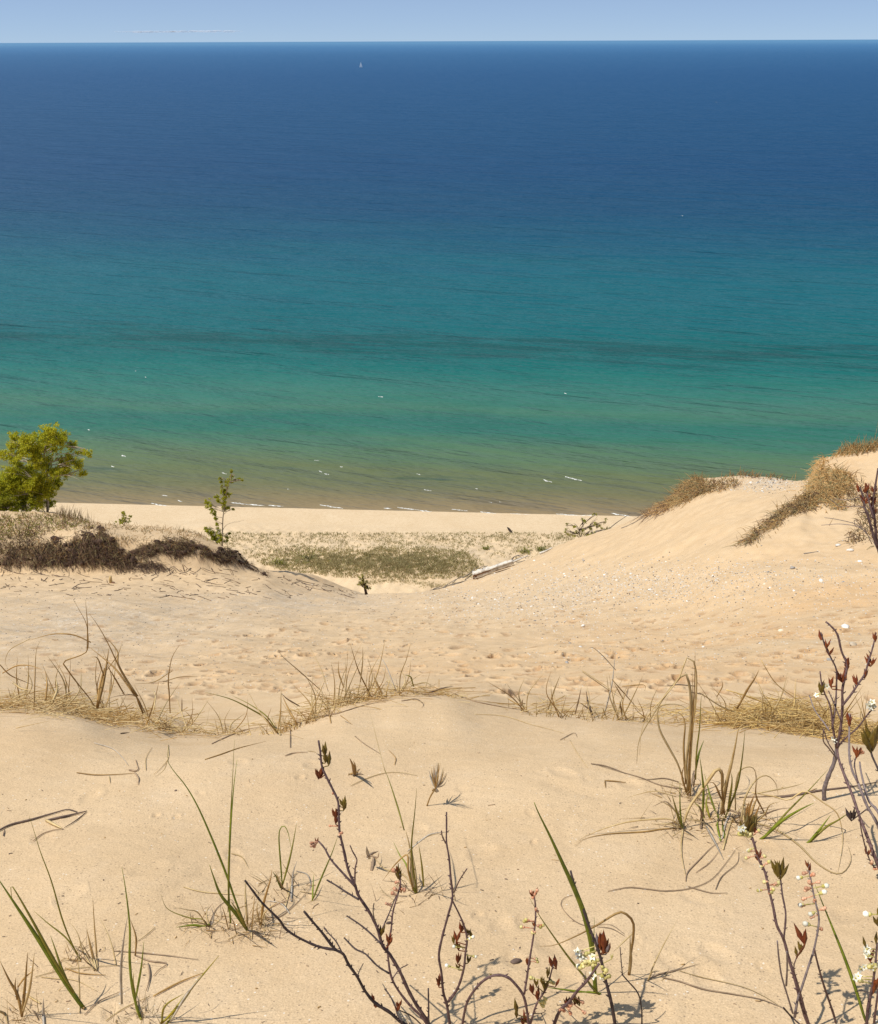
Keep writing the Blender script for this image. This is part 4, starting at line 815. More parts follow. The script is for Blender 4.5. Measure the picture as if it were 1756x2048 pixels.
more('green blades bending left out of the grey-based tuft on the crest', '1620,770', ZE, [('1610,760 1550,690 1480,645 1350,580 1200,540', 4, 'olive_blade'), ('1620,765 1560,680 1460,610 1360,560', 3.5, 'olive_blade'), ('1730,710 1690,640 1650,555', 5, 'brown_blade'), ('1700,860 1700,780 1695,700', 3, 'dark_blade'), ('1640,790 1600,720 1590,680', 6, 'tan_blade'), ('1240,845 1350,795 1450,760 1560,740', 4, 'dark_blade', 'g'), ('1200,938 1300,905 1400,870 1560,830', 3, 'brown_blade', 'g'), ('705,785 760,778', 4, 'dark_blade', 'g')])
more('slender wispy stalks on the top of the crest', '640,330', ZG5, [('625,335 630,250 660,170 682,85', 2.8, 'tan_blade'), ('600,310 560,210 530,160 505,130', 2.6, 'grey_blade'), ('430,270 440,180 440,110', 3.5, 'tan_blade'), ('340,300 320,240 318,180', 4, 'tan_blade'), ('260,310 230,220 165,90', 2.2, 'tan_blade'), ('210,310 120,230 40,160 10,115', 2.5, 'brown_blade'), ('530,330 500,270 495,240', 5, 'tan_blade'), ('110,400 60,370 30,340', 4, 'dark_blade'), ('280,490 270,430 255,350', 3.5, 'brown_blade'), ('700,300 760,290 800,320', 3, 'tan_blade'), ('690,290 680,260 650,250', 4, 'olive_blade')])
more('dark woody root stub lying over the top of the crest', '750,345', ZG5, [('740,348 800,330 850,315 897,307', 5, 'stick_dark'), ('700,330 740,345 820,345', 5, 'dark_blade'), ('660,380 710,375 745,400 735,420', 3.5, 'dark_blade'), ('50,525 150,480 300,450 450,405 600,375', 4, 'dark_blade', 'g'), ('900,345 1000,385 1150,415 1240,430', 4, 'dark_blade', 'g')])
more('grey forked stalk with black stubs on the crest right of centre', '1690,420', ZG5, [('1658,430 1690,300 1700,220 1710,130', 4, 'grey_blade'), ('1700,215 1640,150 1590,112 1560,128', 2.4, 'grey_blade'), ('1375,410 1400,330 1432,250', 4, 'tan_blade'), ('1510,430 1525,370 1537,312', 4, 'dark_blade'), ('1585,430 1570,380 1560,330', 5, 'bark_dark'), ('1580,425 1545,400 1530,392', 4, 'dark_blade'), ('1740,440 1730,380', 5, 'brown_blade'), ('1740,360 1700,290', 3, 'brown_blade'), ('1235,405 1245,370', 4, 'dark_blade'), ('1560,240 1650,300 1756,370', 2.2, 'tan_blade'), ('1235,395 1150,395 1020,378', 3, 'brown_blade')])
more('pale-tipped single stalk standing in golden straw on the crest', '950,550', ZD, [('950,552 1000,460 1040,400 1068,345', 6, 'brown_blade'), ('835,480 855,440 850,405', 3, 'brown_blade'), ('900,470 1000,500 1100,540 1200,600 1420,720', 4, 'gold_straw', 'u', .1), ('740,490 850,560 960,600 1100,640', 4, 'tan_blade', 'u', .1), ('1090,310 1160,420 1260,500 1400,590', 2.4, 'gold_straw', 'u', .15), ('970,665 1150,650 1300,610 1420,590', 4, 'gold_straw', 'u', .1), ('300,490 310,450', 4, 'dark_blade'), ('230,420 300,500 380,590', 3, 'brown_blade'), ('60,370 160,440 280,520', 2.2, 'tan_blade'), ('300,440 400,435 405,470', 3, 'brown_blade')])
# loose straw lying along the crest
lit = MB(); g = random.Random(21)
cx = [c[0] for c in crest]; cy = [c[1] for c in crest]; cY = [c[2] for c in crest]
for k in range(4000):
    r = g.random()
    px = g.uniform(1440, 1770) if r < .46 else (g.uniform(-20, 330) if r < .66 else g.uniform(330, 1440))
    Yc = float(np.interp(px, cx, cY)); py = float(np.interp(px, cx, cy))
    heap = math.exp(-((px-1590)/130)**2)+.5*math.exp(-((px-130)/110)**2)+.35*math.exp(-((px-690)/60)**2)+.3*math.exp(-((px-330)/60)**2)
    if g.random() > (.35 if r >= .66 else .6)+heap*.6+.35*math.sin(px/23.+2*math.sin(px/61.)): continue
    Y = Yc+abs(g.gauss(0, .24+.2*heap))-.05+.05*math.sin(px/17.)-(abs(g.gauss(0, .13)) if g.random() < .16 else 0); u = ut(px, py)[0]; x = u*Y
    z = gz(x, Y)+g.uniform(.002, .012)+heap*g.uniform(0, .09)*(1 if Y > Yc-.02 else .2)
    a = g.gauss(0, .55)+(math.pi if g.random() < .5 else 0)
    d = norm(np.array([math.cos(a), math.sin(a)*.8, g.gauss(.05, .16)+heap*.1])); L = g.uniform(.06, .3)
    V, Fc = strand((x-d[0]*L/2, Y-d[1]*L/2, z), d, L, g.uniform(.0022, .005), g.uniform(0, .35), 4)
    lit.add(V, Fc, g.choice((0, 0, 1, 2, 2)) if px > 1250 else g.choice((1, 1, 2, 2, 3)))
o = lit.build('straw_litter', ['gold_straw', 'tan_blade', 'brown_blade', 'tan_blade']); tag(o, 'loose straw matted along the crest of the near dune', 'straw', None, 'stuff')
m = MB()
for k in range(130):
    q = ground(g.uniform(-10, 1766), g.uniform(1470, 2046))
    if q is None or q[1] > 3.4: continue
    L = g.uniform(.003, .010)*(3 if g.random() < .10 else 1); a = g.uniform(0, 6.28); d = np.array([math.cos(a), math.sin(a)*.8, 0]); e = q+d*L
    P_ = np.array([[q[0], q[1], q[2]+.0015], [(q[0]+e[0])/2+g.gauss(0, .002), (q[1]+e[1])/2, 0], [e[0], e[1], 0]])
    for r_ in P_[1:]: r_[2] = gz(r_[0], r_[1])+.0018
    w = g.uniform(.0004, .0010); m.add(*tube(P_, w, w, 4), g.randrange(3))
tag(m.build('plant_litter', ['stick_dark', 'dark_blade', 'brown_blade']), 'tiny bits of plant litter sprinkled over the near sand', 'litter', None, 'stuff')
# ------------------------------------------------------------------ vegetation on the far dune shoulders
def in_poly(P, g):
    xs = [p[0] for p in P]; ys = [p[1] for p in P]
    while True:
        x, y = g.uniform(min(xs), max(xs)), g.uniform(min(ys), max(ys)); c = False; j = len(P)-1
        for i in range(len(P)):
            if (P[i][1] > y) != (P[j][1] > y) and x < (P[j][0]-P[i][0])*(y-P[i][1])/(P[j][1]-P[i][1])+P[i][0]: c = not c
            j = i
        if c: return x, y
def mat_thing(name, label, cat, poly, parts, seed, group=None, ymin=8.6):
    """a clump of plants rooted in the sand inside an outline; parts: (part, materials, count, length, width, lean xyz, droop, jitter)"""
    g = random.Random(seed); cxm = sum(p[0] for p in poly)/len(poly); cym = max(p[1] for p in poly)
    base = None
    for _ in range(60):
        base = ground(*in_poly(poly, g), ymin)
        if base is not None and base[1] < 90: break
    root = empty(name, base, label, cat, group)
    for (pn, mats, n, L, w, lean, droop, jit) in parts:
        m = MB()
        if pn == 'root_mass':
            for k in range(n):
                q = ground(*in_poly(poly, g), ymin)
                if q is None or q[1] > 90: continue
                V, Fc = lump(q+np.array([0, 0, 0]), L*g.uniform(.5, 1.4), L*g.uniform(.4, .8), L*g.uniform(.4, .9), g.randrange(9999), .7, 2); m.add(V, Fc)
        else:
            for k in range(n):
                x_, y_ = in_poly(poly, g)
                if math.sin(x_*.16+seed+2.2*math.sin(y_*.19))*math.sin(y_*.23+x_*.06+seed*2) > (.62 if name == 'grass_clump' else .16): continue
                q = ground(x_+g.gauss(0, 3.5), y_+g.gauss(0, 2.5), ymin)
                if q is None or q[1] > 90: continue
                if g.random() < .06: q = q+np.array([g.gauss(0, .3), g.gauss(0, .3), 0]); q[2] = gz(q[0], q[1])
                d = norm(np.array(lean)+np.array([g.gauss(0, jit), g.gauss(0, jit), g.gauss(0, jit)]))
                V, Fc = strand(q+np.array([0, 0, g.uniform(0, .12)]), d, L*g.uniform(.4, 1.2), w*g.uniform(.6, 1.4), g.uniform(0, droop), 3); m.add(V, Fc, g.randrange(len(mats)))
        m.build(pn, mats, root, base)
    return root
hang = (.45, -.55, -.35); upr = (.1, 0, 1)
G1_ = 'root mats hanging over the edge of the left dune'
mat_thing('root_mat', 'largest dark root mat with a peaked top hanging over the left dune edge', 'root mat', [(60,1112),(85,1098),(110,1078),(140,1080),(160,1062),(185,1050),(195,1046),(207,1058),(225,1082),(250,1108),(290,1128),(335,1138),(270,1130),(215,1134),(180,1124),(130,1132),(90,1122)],
  [('root_mass', ['root_soil'], 90, .17, 0, 0, 0, 0), ('hanging_root', ['root_fibre', 'root_soil', 'root_fibre', 'root_soil', 'root_fibre', 'dune_weed'], 4600, .58, .026, hang, .5, .5), ('straw', ['dune_weed', 'dune_straw', 'root_fibre'], 900, .5, .028, upr, .6, .5)], 1, G1_)
mat_thing('root_mat', 'long low dark root mat in the middle of the left dune edge', 'root mat', [(262,1106),(285,1092),(300,1094),(325,1076),(350,1082),(375,1072),(395,1086),(425,1104),(450,1122),(410,1112),(385,1104),(350,1112),(320,1102),(290,1116)],
  [('root_mass', ['root_soil'], 60, .15, 0, 0, 0, 0), ('hanging_root', ['root_fibre', 'root_soil', 'root_fibre', 'root_soil', 'root_fibre', 'dune_weed'], 2700, .48, .024, hang, .5, .5), ('straw', ['dune_straw', 'dune_weed'], 520, .42, .026, upr, .6, .5)], 2, G1_)
mat_thing('root_mat', 'small dark root mat beneath the lone thin tree', 'root mat', [(428,1112),(440,1098),(462,1092),(482,1096),(490,1114),(512,1138),(540,1156),(505,1140),(470,1124),(448,1126)],
  [('root_mass', ['root_soil'], 36, .14, 0, 0, 0, 0), ('hanging_root', ['root_fibre', 'root_soil', 'root_fibre', 'root_soil', 'root_fibre', 'dune_weed'], 1300, .43, .024, hang, .5, .5), ('straw', ['root_fibre', 'dune_weed'], 90, .35, .03, upr, .6, .5)], 3, G1_)
mat_thing('root_mat', 'flat dark root mat at the far left below the tree', 'root mat', [(-20,1118),(40,1108),(90,1112),(120,1128),(70,1136),(10,1132)],
  [('root_mass', ['root_soil'], 14, .12, 0, 0, 0, 0), ('hanging_root', ['root_fibre', 'root_soil', 'root_fibre', 'root_soil', 'root_fibre', 'dune_weed'], 1200, .48, .024, hang, .4, .5), ('straw', ['dune_straw', 'root_fibre'], 200, .35, .03, upr, .6, .5)], 4, G1_)
# dark roots and debris washed down the slope
m = MB(); g = random.Random(9)
for k in range(300):
    r = g.random()
    px, py = in_poly([(0,1135),(250,1130),(430,1128),(560,1170),(640,1195),(420,1195),(150,1190),(0,1180)], g) if r < .8 else in_poly([(560,1150),(720,1185),(700,1192),(560,1165)], g)
    q = ground(px, py, 8.6)
    a = g.gauss(-1.2, .45); L = .12+1.3*g.random()**2.2
    if q is None or q[1] > 60: continue
    pts_ = []
    for s_ in np.linspace(0, 1, 5):
        x = q[0]+math.cos(a)*L*s_+g.gauss(0, .02); Y = q[1]+math.sin(a)*L*s_*.7; pts_.append((x, Y, gz(x, Y)+.012))
    m.add(*tube(np.array(pts_), g.uniform(.006, .018), g.uniform(.006, .015), 4), g.randrange(2))
tag(m.build('root_debris', ['root_fibre', 'stick_dark']), 'dark rootlets and plant debris scattered down the left slope', 'debris', None, 'stuff')
# plants on top of the left dune
mat_thing('grass_clump', 'brown weedy grass covering the top of the left dune below the tree', 'grass clump', [(-20,1035),(60,1030),(110,1032),(180,1046),(190,1056),(120,1062),(60,1078),(-20,1080)],
  [('straw', ['dune_weed', 'dune_straw', 'root_fibre', 'tree_leaf_green'], 1900, .42, .035, upr, .8, .6)], 5)
mat_thing('grass_clump', 'thin line of brown grass along the skyline of the left dune', 'grass clump', [(190,1050),(260,1054),(330,1058),(390,1064),(420,1084),(380,1072),(300,1066),(230,1062)],
  [('straw', ['dune_weed', 'dune_straw'], 420, .34, .03, upr, .7, .5)], 6)
mat_thing('grass_clump', 'sparse dry stalks standing at the back edge of the left dune beside the tree', 'grass clump', [(110,1030),(150,1036),(190,1048),(170,1046),(120,1038)],
  [('straw', ['root_fibre', 'dune_weed'], 150, .75, .03, upr, .3, .25)], 7)
mat_thing('grass_clump', 'scattered low brown weeds on the sandy face of the left dune', 'grass clump', [(0,1080),(90,1082),(100,1100),(40,1108),(0,1104)],
  [('straw', ['dune_straw', 'root_fibre', 'dune_weed'], 300, .35, .03, upr, .9, .7)], 8)
mat_thing('grass_clump', 'low brown weeds on bare sand between the two larger root mats', 'grass clump', [(215,1075),(300,1072),(290,1085),(250,1095)],
  [('straw', ['dune_straw', 'dune_weed'], 110, .3, .03, upr, .8, .6)], 18)
mat_thing('grass_clump', 'dark straggly plants on the far left dune face above the flat root mat', 'grass clump', [(-20,1078),(70,1070),(100,1092),(80,1110),(-20,1112)],
  [('straw', ['root_fibre', 'root_soil', 'root_fibre', 'dune_weed'], 1100, .42, .028, (.2,-.3,.7), .9, .6)], 20)
mat_thing('grass_clump', 'dark dead stems on the slope just under the largest root mat', 'grass clump', [(235,1120),(300,1120),(345,1140),(300,1148),(240,1142)],
  [('straw', ['root_fibre', 'stick_dark'], 480, .5, .024, (.5,-.5,.1), .6, .45)], 21)
# right dune
G2_ = 'grass clumps on the right dune'
mat_thing('grass_clump', 'rusty brown grass clump on the rounded shoulder of the right dune', 'grass clump', [(1330,1008),(1362,978),(1386,958),(1402,956),(1410,985),(1385,1000),(1345,1012)],
  [('straw', ['dune_straw', 'dune_straw', 'dune_weed'], 1500, .62, .035, (-.35, -.5, .2), .8, .55), ('dead_root', ['root_fibre'], 130, .8, .03, (-.5, -.5, -.2), .3, .5)], 11, G2_)
mat_thing('grass_clump', 'thin brown grass fringe behind the rounded shoulder of the right dune', 'grass clump', [(1405,965),(1470,962),(1480,975),(1440,985),(1405,990)],
  [('straw', ['dune_straw', 'root_fibre', 'dune_weed'], 380, .42, .03, (-.1, 0, 1), .8, .6)], 12, G2_)
mat_thing('grass_clump', 'dark grass fringe on the skyline of the right dune', 'grass clump', [(1420,953),(1480,950),(1540,955),(1600,962),(1540,958),(1480,954)],
  [('straw', ['dune_weed', 'root_fibre', 'dune_straw'], 260, .36, .028, upr, .5, .4)], 13, G2_)
mat_thing('grass_clump', 'tattered brown grass trailing down the left edge of the right dune', 'grass clump', [(1285,1035),(1310,1014),(1335,1000),(1340,1018),(1310,1032)],
  [('straw', ['dune_straw', 'root_fibre'], 360, .55, .03, (-.5, -.35, .35), .6, .5), ('dead_root', ['root_fibre', 'stick_dark'], 60, 1.1, .03, (-.8, -.4, -.3), .3, .35)], 14, G2_)
mat_thing('grass_clump', 'big golden brown grass bank at the top of the right dune', 'grass clump', [(1614,985),(1622,958),(1630,930),(1645,908),(1680,898),(1720,896),(1690,908),(1656,920),(1648,938),(1690,945),(1708,962),(1690,985),(1672,1000),(1700,1020),(1668,1018),(1640,1004),(1622,1022),(1608,1004)],
  [('straw', ['dune_straw', 'dune_straw', 'dune_weed'], 3000, .5, .028, (-.3, -.55, .1), .7, .55), ('dead_root', ['root_fibre'], 160, .6, .03, hang, .4, .5)], 15, G2_)
mat_thing('grass_clump', 'narrow brown grass strip slanting down the right dune like a tail', 'grass clump', [(1470,1092),(1498,1076),(1525,1052),(1555,1028),(1590,1002),(1625,985),(1650,998),(1612,1018),(1575,1034),(1555,1052),(1528,1066),(1508,1086)],
  [('straw', ['dune_straw', 'dune_weed', 'dune_straw', 'root_fibre'], 1500, .42, .024, (-.45, -.5, .12), .7, .5), ('dead_root', ['root_fibre'], 200, .5, .022, (-.6, -.6, -.2), .4, .5)], 16, G2_)
mat_thing('grass_clump', 'straggly grass along the top of the right dune beside the right edge', 'grass clump', [(1650,908),(1690,900),(1760,892),(1790,895),(1740,905),(1690,915)],
  [('straw', ['dune_straw', 'dune_weed'], 620, .5, .028, upr, .5, .4), ('tall_stalk', ['tan_blade'], 6, 1.3, .03, upr, .1, .1)], 17, G2_)
mat_thing('grass_clump', 'low dark grass behind the red-leaved shrub on the right dune', 'grass clump', [(1680,985),(1720,970),(1760,985),(1780,1060),(1740,1085),(1690,1090),(1720,1040),(1700,1000)],
  [('straw', ['dune_weed', 'dune_straw', 'root_fibre'], 700, .42, .026, (-.3, -.2, .7), .8, .5)], 19, G2_)
# ---- leafy trees and shrubs
def leaf_cloud(m, c, r, n, size, g, flat=1.0, mi=1):
    for _ in range(n):
        v = np.array([g.gauss(0, 1), g.gauss(0, 1), g.gauss(0, 1)]); v = v/np.linalg.norm(v)*(g.random()**.45)
        p = c+v*np.array(r)
        a = norm(np.array([g.gauss(0, 1), g.gauss(0, 1), g.gauss(0, 1)])); b = norm(np.cross(a, np.array([g.gauss(0, 1), g.gauss(0, 1), g.gauss(0, 1)])))
        s = size*g.uniform(.6, 1.4)
        m.add(np.array([p, p+a*s+b*s*.4, p+a*s*1.7, p+a*s-b*s*.4]), [(0, 1, 2, 3)], g.randrange(mi))
def tree(name, label, cat, base_px, Y, z, trunk, limbs, clusters, leafsize, dens, mats, bark, depth, seed, w0, w1, shrink=1.0):
    g = random.Random(seed)
    q = on_plane(*base_px, Y); zg = gz(q[0], Y); base = np.array([q[0], Y, zg])
    root = empty(name, base, label, cat)
    tp = np.array([on_plane(x, y, Y) for x, y in z(trunk)]); tp[0] = base-np.array([0, 0, .1])
    m = MB(); P = catmull(tp, 14); m.add(*tube(P, np.linspace(w0, w1, 14)*(1+.1*RNG.normal(size=14)), np.linspace(w0, w1, 14), 7)); m.build('trunk', bark, root, base)
    crown = MB(); segs = []
    for L in limbs:
        lp = np.array([on_plane(x, y, Y) for x, y in z(L)]); lp[:, 1] += np.linspace(0, g.uniform(-depth, depth), len(lp))
        segs.append(catmull(lp, 8))
    cl = []
    for (cx_, cy_, r) in clusters:
        px, py = z(f'{cx_},{cy_}')[0]; rp = (z(f'{cx_+r},{cy_}')[0][0]-px)*Y*1.08/FPX
        c = on_plane(px, py, Y+g.uniform(-depth, depth)); cl.append((c, rp))
        k = P[int(np.argmin(np.linalg.norm(P-(c-np.array([0, 0, rp*1.2])), axis=1)))]
        midp = (k+c)/2+np.array([g.gauss(0, .1), g.gauss(0, .1), .1*rp]); segs.append(catmull([k, midp, c], 6))
        for _ in range(3):
            e = c+np.array([g.gauss(0, .6), g.gauss(0, .6), g.gauss(.2, .5)])*rp; segs.append(catmull([midp, (midp+e)/2+np.array([0, 0, .05]), e], 5))
    for s_ in segs:
        b = MB(); n = len(s_); b.add(*tube(s_, np.linspace(w1*.8, w1*.25, n), np.linspace(w1*.8, w1*.25, n), 4)); m2 = b
        crown.add(np.vstack(b.V), b.F, len(mats))
    for c, rp in cl:
        nn = int(dens*max(rp, .10)**2)
        for _ in range(max(2, nn//30)):
            v = np.array([g.gauss(0, .55), g.gauss(0, .55), g.gauss(0, .45)])*rp*shrink
            leaf_cloud(crown, c+v, (rp*.36, rp*.36, rp*.28), 30 if nn > 60 else 20, leafsize, g, mi=len(mats))
    crown.build('crown', mats+[bark], root, base, smooth=False)
    return root
BC = [(240,290,95),(450,330,120),(800,220,130),(900,330,130),(700,380,130),(350,480,130),(120,560,90),(50,540,55),(1140,400,85),(1410,540,60),(1290,515,55),(1110,610,70),(1230,700,85),(1000,820,130),(1330,850,60),(600,620,110),(780,640,70),(200,850,130),(400,900,160),(600,950,130),(150,1080,160),(400,1150,180),(640,1150,140),(780,1180,90),(100,1300,140),(350,1330,130),(790,1320,80),(880,960,90),(600,1330,110),(-100,1000,170),(910,1040,60),(560,480,110),(700,760,90),(520,760,90),(1050,720,70),(300,740,80),(980,640,60),(700,1020,110),(820,1080,80),(480,1040,120),(250,980,130),(40,1000,100),(860,820,90),(180,420,70),(1000,250,80),(260,640,60),(880,480,60),(520,250,70),(830,170,60)]
tree('birch_tree', 'broad yellow-green birch tree leaning over the left dune', 'tree', (95, 1030), 57.0, ZT, '760,1500 765,1200 755,1000 750,850 735,700 700,520 760,330 800,220',
  ['750,860 900,740 1100,700 1300,640', '745,780 880,560 1100,490 1300,520 1420,540', '740,800 560,600 430,420 300,300', '760,1050 560,950 380,850 200,640 60,540', '755,950 950,850 1150,830 1330,860', '700,520 860,400 900,300'], BC, .062, 8500, ['tree_leaf', 'tree_leaf', 'tree_leaf_green'], 'tree_bark', 1.0, 4, .085, .035)
tree('leafy_bush', 'dark green leafy bush at the foot of the birch by the left edge', 'bush', (-5, 1035), 55.6, ZT, '-40,1540 -60,1400 -60,1250', ['-60,1400 60,1300 150,1280'], [(-60,1150,130),(-100,1330,150),(60,1250,110),(150,1380,100),(20,1400,110),(260,1420,80),(360,1400,70),(480,1420,60),(-40,1430,120)], .058, 5600, ['tree_leaf_green', 'tree_leaf_green', 'tree_leaf'], 'dark_bark', .5, 5, .05, .02)
SCL = [(745,110,28),(735,190,32),(720,270,48),(660,330,40),(540,240,22),(548,300,24),(565,370,26),(610,450,60),(650,520,60),(625,590,50),(600,680,55),(620,770,55),(690,760,30),(480,570,45),(510,640,45),(310,660,50),(340,730,50),(390,800,45),(440,870,40),(460,960,34),(470,1050,34),(320,1170,45),(380,1220,60),(430,1290,65),(480,1340,60),(540,1250,45),(540,1340,45),(500,1150,40),(660,1290,34),(640,1350,30),(700,1220,22),(860,250,30),(930,270,26),(800,270,26),(270,1120,22),(770,790,14)]
tree('young_tree', 'lone thin young tree with upright leafy wands on the left dune', 'tree', (444, 1091), 47.5, ZS, '562,1440 575,1300 580,1150 582,1000 595,870 610,720 630,580 660,430 715,300 735,180 742,90', ['540,1420 480,1150 440,950 380,800 300,650', '530,1400 440,1300 300,1150', '600,850 540,650 470,540', '620,600 570,400 540,210', '590,1150 650,1060 800,995 880,985 980,940', '600,880 700,800 800,770 880,790', '720,300 820,280 960,250', '580,1400 640,1300 720,1190'], SCL, .036, 24000, ['tree_leaf', 'tree_leaf_green'], 'tree_bark', .25, 6, .04, .016, .9)
tree('leafy_bush', 'tiny bright green bush on the skyline of the left dune', 'bush', (246, 1052), 54.0, ZL, '715,668 720,630 725,600', ['715,660 690,630 700,610', '720,660 750,640 775,620'], [(705,645,14),(725,610,16),(735,635,20),(760,630,16),(700,660,14),(720,655,18),(745,655,14)], .045, 5000, ['tree_leaf', 'tree_leaf_green'], 'dark_bark', .2, 7, .02, .012)
tree('leafy_bush', 'little dark green conical bush at the bottom of the sandy notch', 'bush', (733, 1178), 49.0, PX, '737,1184 728,1168 725,1155', ['730,1172 720,1166', '730,1170 736,1162'], [(725,1154,5),(723,1161,7),(727,1166,8),(721,1168,6),(730,1171,6),(734,1176,5)], .04, 6000, ['tree_leaf_green', 'dune_weed'], 'root_soil', .15, 8, .09, .04)
tree('leafy_bush', 'sprawling sparse bush with pale leaves at the foot of the right dune', 'bush', (1165, 1082), 49.5, PX, '1165,1084 1160,1072 1158,1060', ['1165,1080 1145,1065 1132,1050', '1165,1080 1180,1060 1185,1045 1195,1030', '1166,1082 1200,1066 1215,1046', '1162,1076 1168,1050 1172,1038', '1160,1080 1140,1076 1130,1066', '1166,1082 1190,1072 1210,1066'], [(1134,1050,5),(1132,1062,6),(1140,1068,6),(1147,1050,5),(1152,1064,6),(1162,1060,6),(1172,1042,5),(1178,1056,7),(1186,1062,7),(1192,1046,6),(1200,1052,6),(1212,1044,5),(1206,1062,6),(1164,1038,4),(1190,1030,4),(1216,1056,4),(1176,1068,6)], .055, 2400, ['tree_leaf_green', 'dune_weed', 'tree_leaf'], 'root_soil', .4, 9, .03, .018)
def bare(name, label, cat, base_px, Y, z, lines, mat, w=.018, depth=.3, seed=3):
    g = random.Random(seed); q = on_plane(*base_px, Y); base = np.array([q[0], Y, gz(q[0], Y)])
    root = empty(name, base, label, cat)
    for L in lines:
        p = np.array([on_plane(x, y, Y) for x, y in z(L)]); p[:, 1] += np.linspace(0, g.uniform(-depth, depth), len(p))
        for r in p: r[2] = max(r[2], gz(r[0], r[1])+.01)
        p = catmull(p, max(6, 3*len(p))); m = MB(); ww = w*g.uniform(.7, 1.3); m.add(*tube(p, np.linspace(ww, ww*.5, len(p)), np.linspace(ww, ww*.5, len(p)), 4)); m.build('twig', mat, root, base)
    return root
g = random.Random(4)
tl = []
for k in range(26):
    x, y = g.uniform(1186, 1214), g.uniform(1066, 1080); a = g.uniform(0, 6.28); L = g.uniform(8, 16)
    tl.append(f'{x:.1f},{y:.1f} {x+math.cos(a)*L*.5+g.gauss(0,2):.1f},{y+math.sin(a)*L*.3-g.random()*4:.1f} {x+math.cos(a)*L:.1f},{y+math.sin(a)*L*.5-g.random()*3:.1f}')
tl += ['1210,1070 1230,1050 1262,1030', '1215,1068 1240,1055 1275,1042', '1205,1075 1235,1062 1265,1048', '1190,1080 1180,1088 1170,1092']
bare('dead_bush', 'tangled grey dead bush between the pale-leaved bush and the right dune slope', 'dead bush', (1200, 1080), 48.6, PX, tl, 'twig_grey', .02)
bare('dead_branch', 'dark bare branches trailing beside the left end of the driftwood trunk', 'dead branch', (905, 1172), 51.5, PX, ['848,1186 868,1184 880,1176 905,1166 930,1160', '870,1184 866,1178 885,1170', '885,1176 910,1160 935,1152 945,1145', '900,1172 930,1166 955,1158', '905,1166 915,1156 925,1150', '930,1160 945,1150 948,1142', '925,1156 940,1148 955,1136', '860,1184 900,1180 930,1174'], 'twig_grey', .03)
bare('dead_branch', 'small looping root sticking up behind the driftwood trunk', 'dead branch', (1030, 1122), 51.6, PX, ['1020,1126 1026,1114 1036,1110 1046,1114', '1022,1124 1030,1112 1044,1110 1052,1116', '1018,1128 1034,1118 1060,1114', '1024,1120 1036,1122 1050,1116', '955,1140 966,1132 978,1134 982,1138', '958,1142 970,1136 976,1136'], 'twig_grey', .025)
bare('fallen_stick', 'pair of straight thin sticks lying on the right dune slope', 'stick', (1610, 1128), 24.0, PX, ['1604,1128 1620,1118 1634,1110', '1606,1127 1622,1118'], 'twig_grey', .018, .1)
bare('fallen_stick', 'thin hooked stick lying on sand below the rounded right shoulder', 'stick', (1275, 1062), 44.0, PX, ['1250,1076 1270,1064 1284,1054 1292,1055', '1240,1082 1256,1074'], 'twig_grey', .02, .1)
# driftwood
def log(name, label, P2, Y, w0, w1, mats, seed, rough=.12):
    a = on_plane(*P2[0], Y[0]); b = on_plane(*P2[-1], Y[1])
    q = np.array([on_plane(x, y, Y[0]+(Y[1]-Y[0])*k/(len(P2)-1)) for k, (x, y) in enumerate(P2)])
    for r in q: r[2] = max(r[2], gz(r[0], r[1])+w0*.45)
    root = empty(name, q[0], label, 'driftwood'); n = 26; p = catmull(q, n); r = np.linspace(w0, w1, n)
    g = np.random.default_rng(seed); r = r*(1+.10*np.sin(np.linspace(0, 9, n))+.05*g.normal(size=n))
    V, Fc = tube(p, r, r, 12); V = V.reshape(n, 12, 3); ctr = p[:, None, :]; k = 1+rough*g.normal(size=(1, 12, 1))+.4*rough*g.normal(size=(n, 12, 1)); V = ctr+(V-ctr)*k
    mk('trunk', V.reshape(-1, 3), Fc, mats[0], root, q[0])
    return root, p, r
lr, lp, lrad = log('driftwood_log', 'large weathered white driftwood trunk with a splintered reddish end on the right slope', [(948,1150),(975,1141),(1000,1132),(1026,1123)], (50.6, 50.2), .19, .10, ['driftwood'], 3, .24)
m = MB(); g = random.Random(8)
for k in range(9):
    s_ = lp[0]+np.array([g.uniform(-.1, .25), -.12, g.uniform(-.25, .12)]); d = norm(np.array([1, -.1, .42])); L = g.uniform(.8, 2.6)
    e = s_+d*L; e[2] = max(e[2], gz(e[0], e[1])+.03); m.add(*tube(catmull([s_, (s_+e)/2+np.array([0, 0, .02]), e], 6), np.linspace(.05, .02, 6), np.linspace(.05, .02, 6), 5))
m.build('splintered_wood', 'driftwood_red', lr, lp[0])
m = MB(); m.add(*tube(catmull([lp[17], lp[19]+np.array([.2, 0, .02]), on_plane(1056, 1112, 50.2)+np.array([0, 0, .04])], 8), np.linspace(.1, .03, 8), np.linspace(.1, .03, 8), 7)); m.build('limb', 'driftwood', lr, lp[0])
log('driftwood_log', 'short pale driftwood branch higher up the slope past the big trunk', [(1080,1107),(1092,1102),(1104,1096)], (49.8, 49.6), .075, .04, ['driftwood'], 5)
q = on_plane(1018, 1058, 1); q = ground(1020, 1063, 170)
p = np.array([q+np.array([.35, -1.6, .2]), q+np.array([.15, -.6, .28]), q+np.array([-.25, .8, .3]), q+np.array([-.45, 1.7, .2])])
ro = empty('driftwood_log', q, 'lone black driftwood log lying on the pale beach', 'driftwood'); V, Fc = tube(catmull(p, 10), np.array([.20,.27,.30,.31,.3,.3,.28,.25,.2,.12]), .26, 9); mk('trunk', V, Fc, 'charred_wood', ro, q)
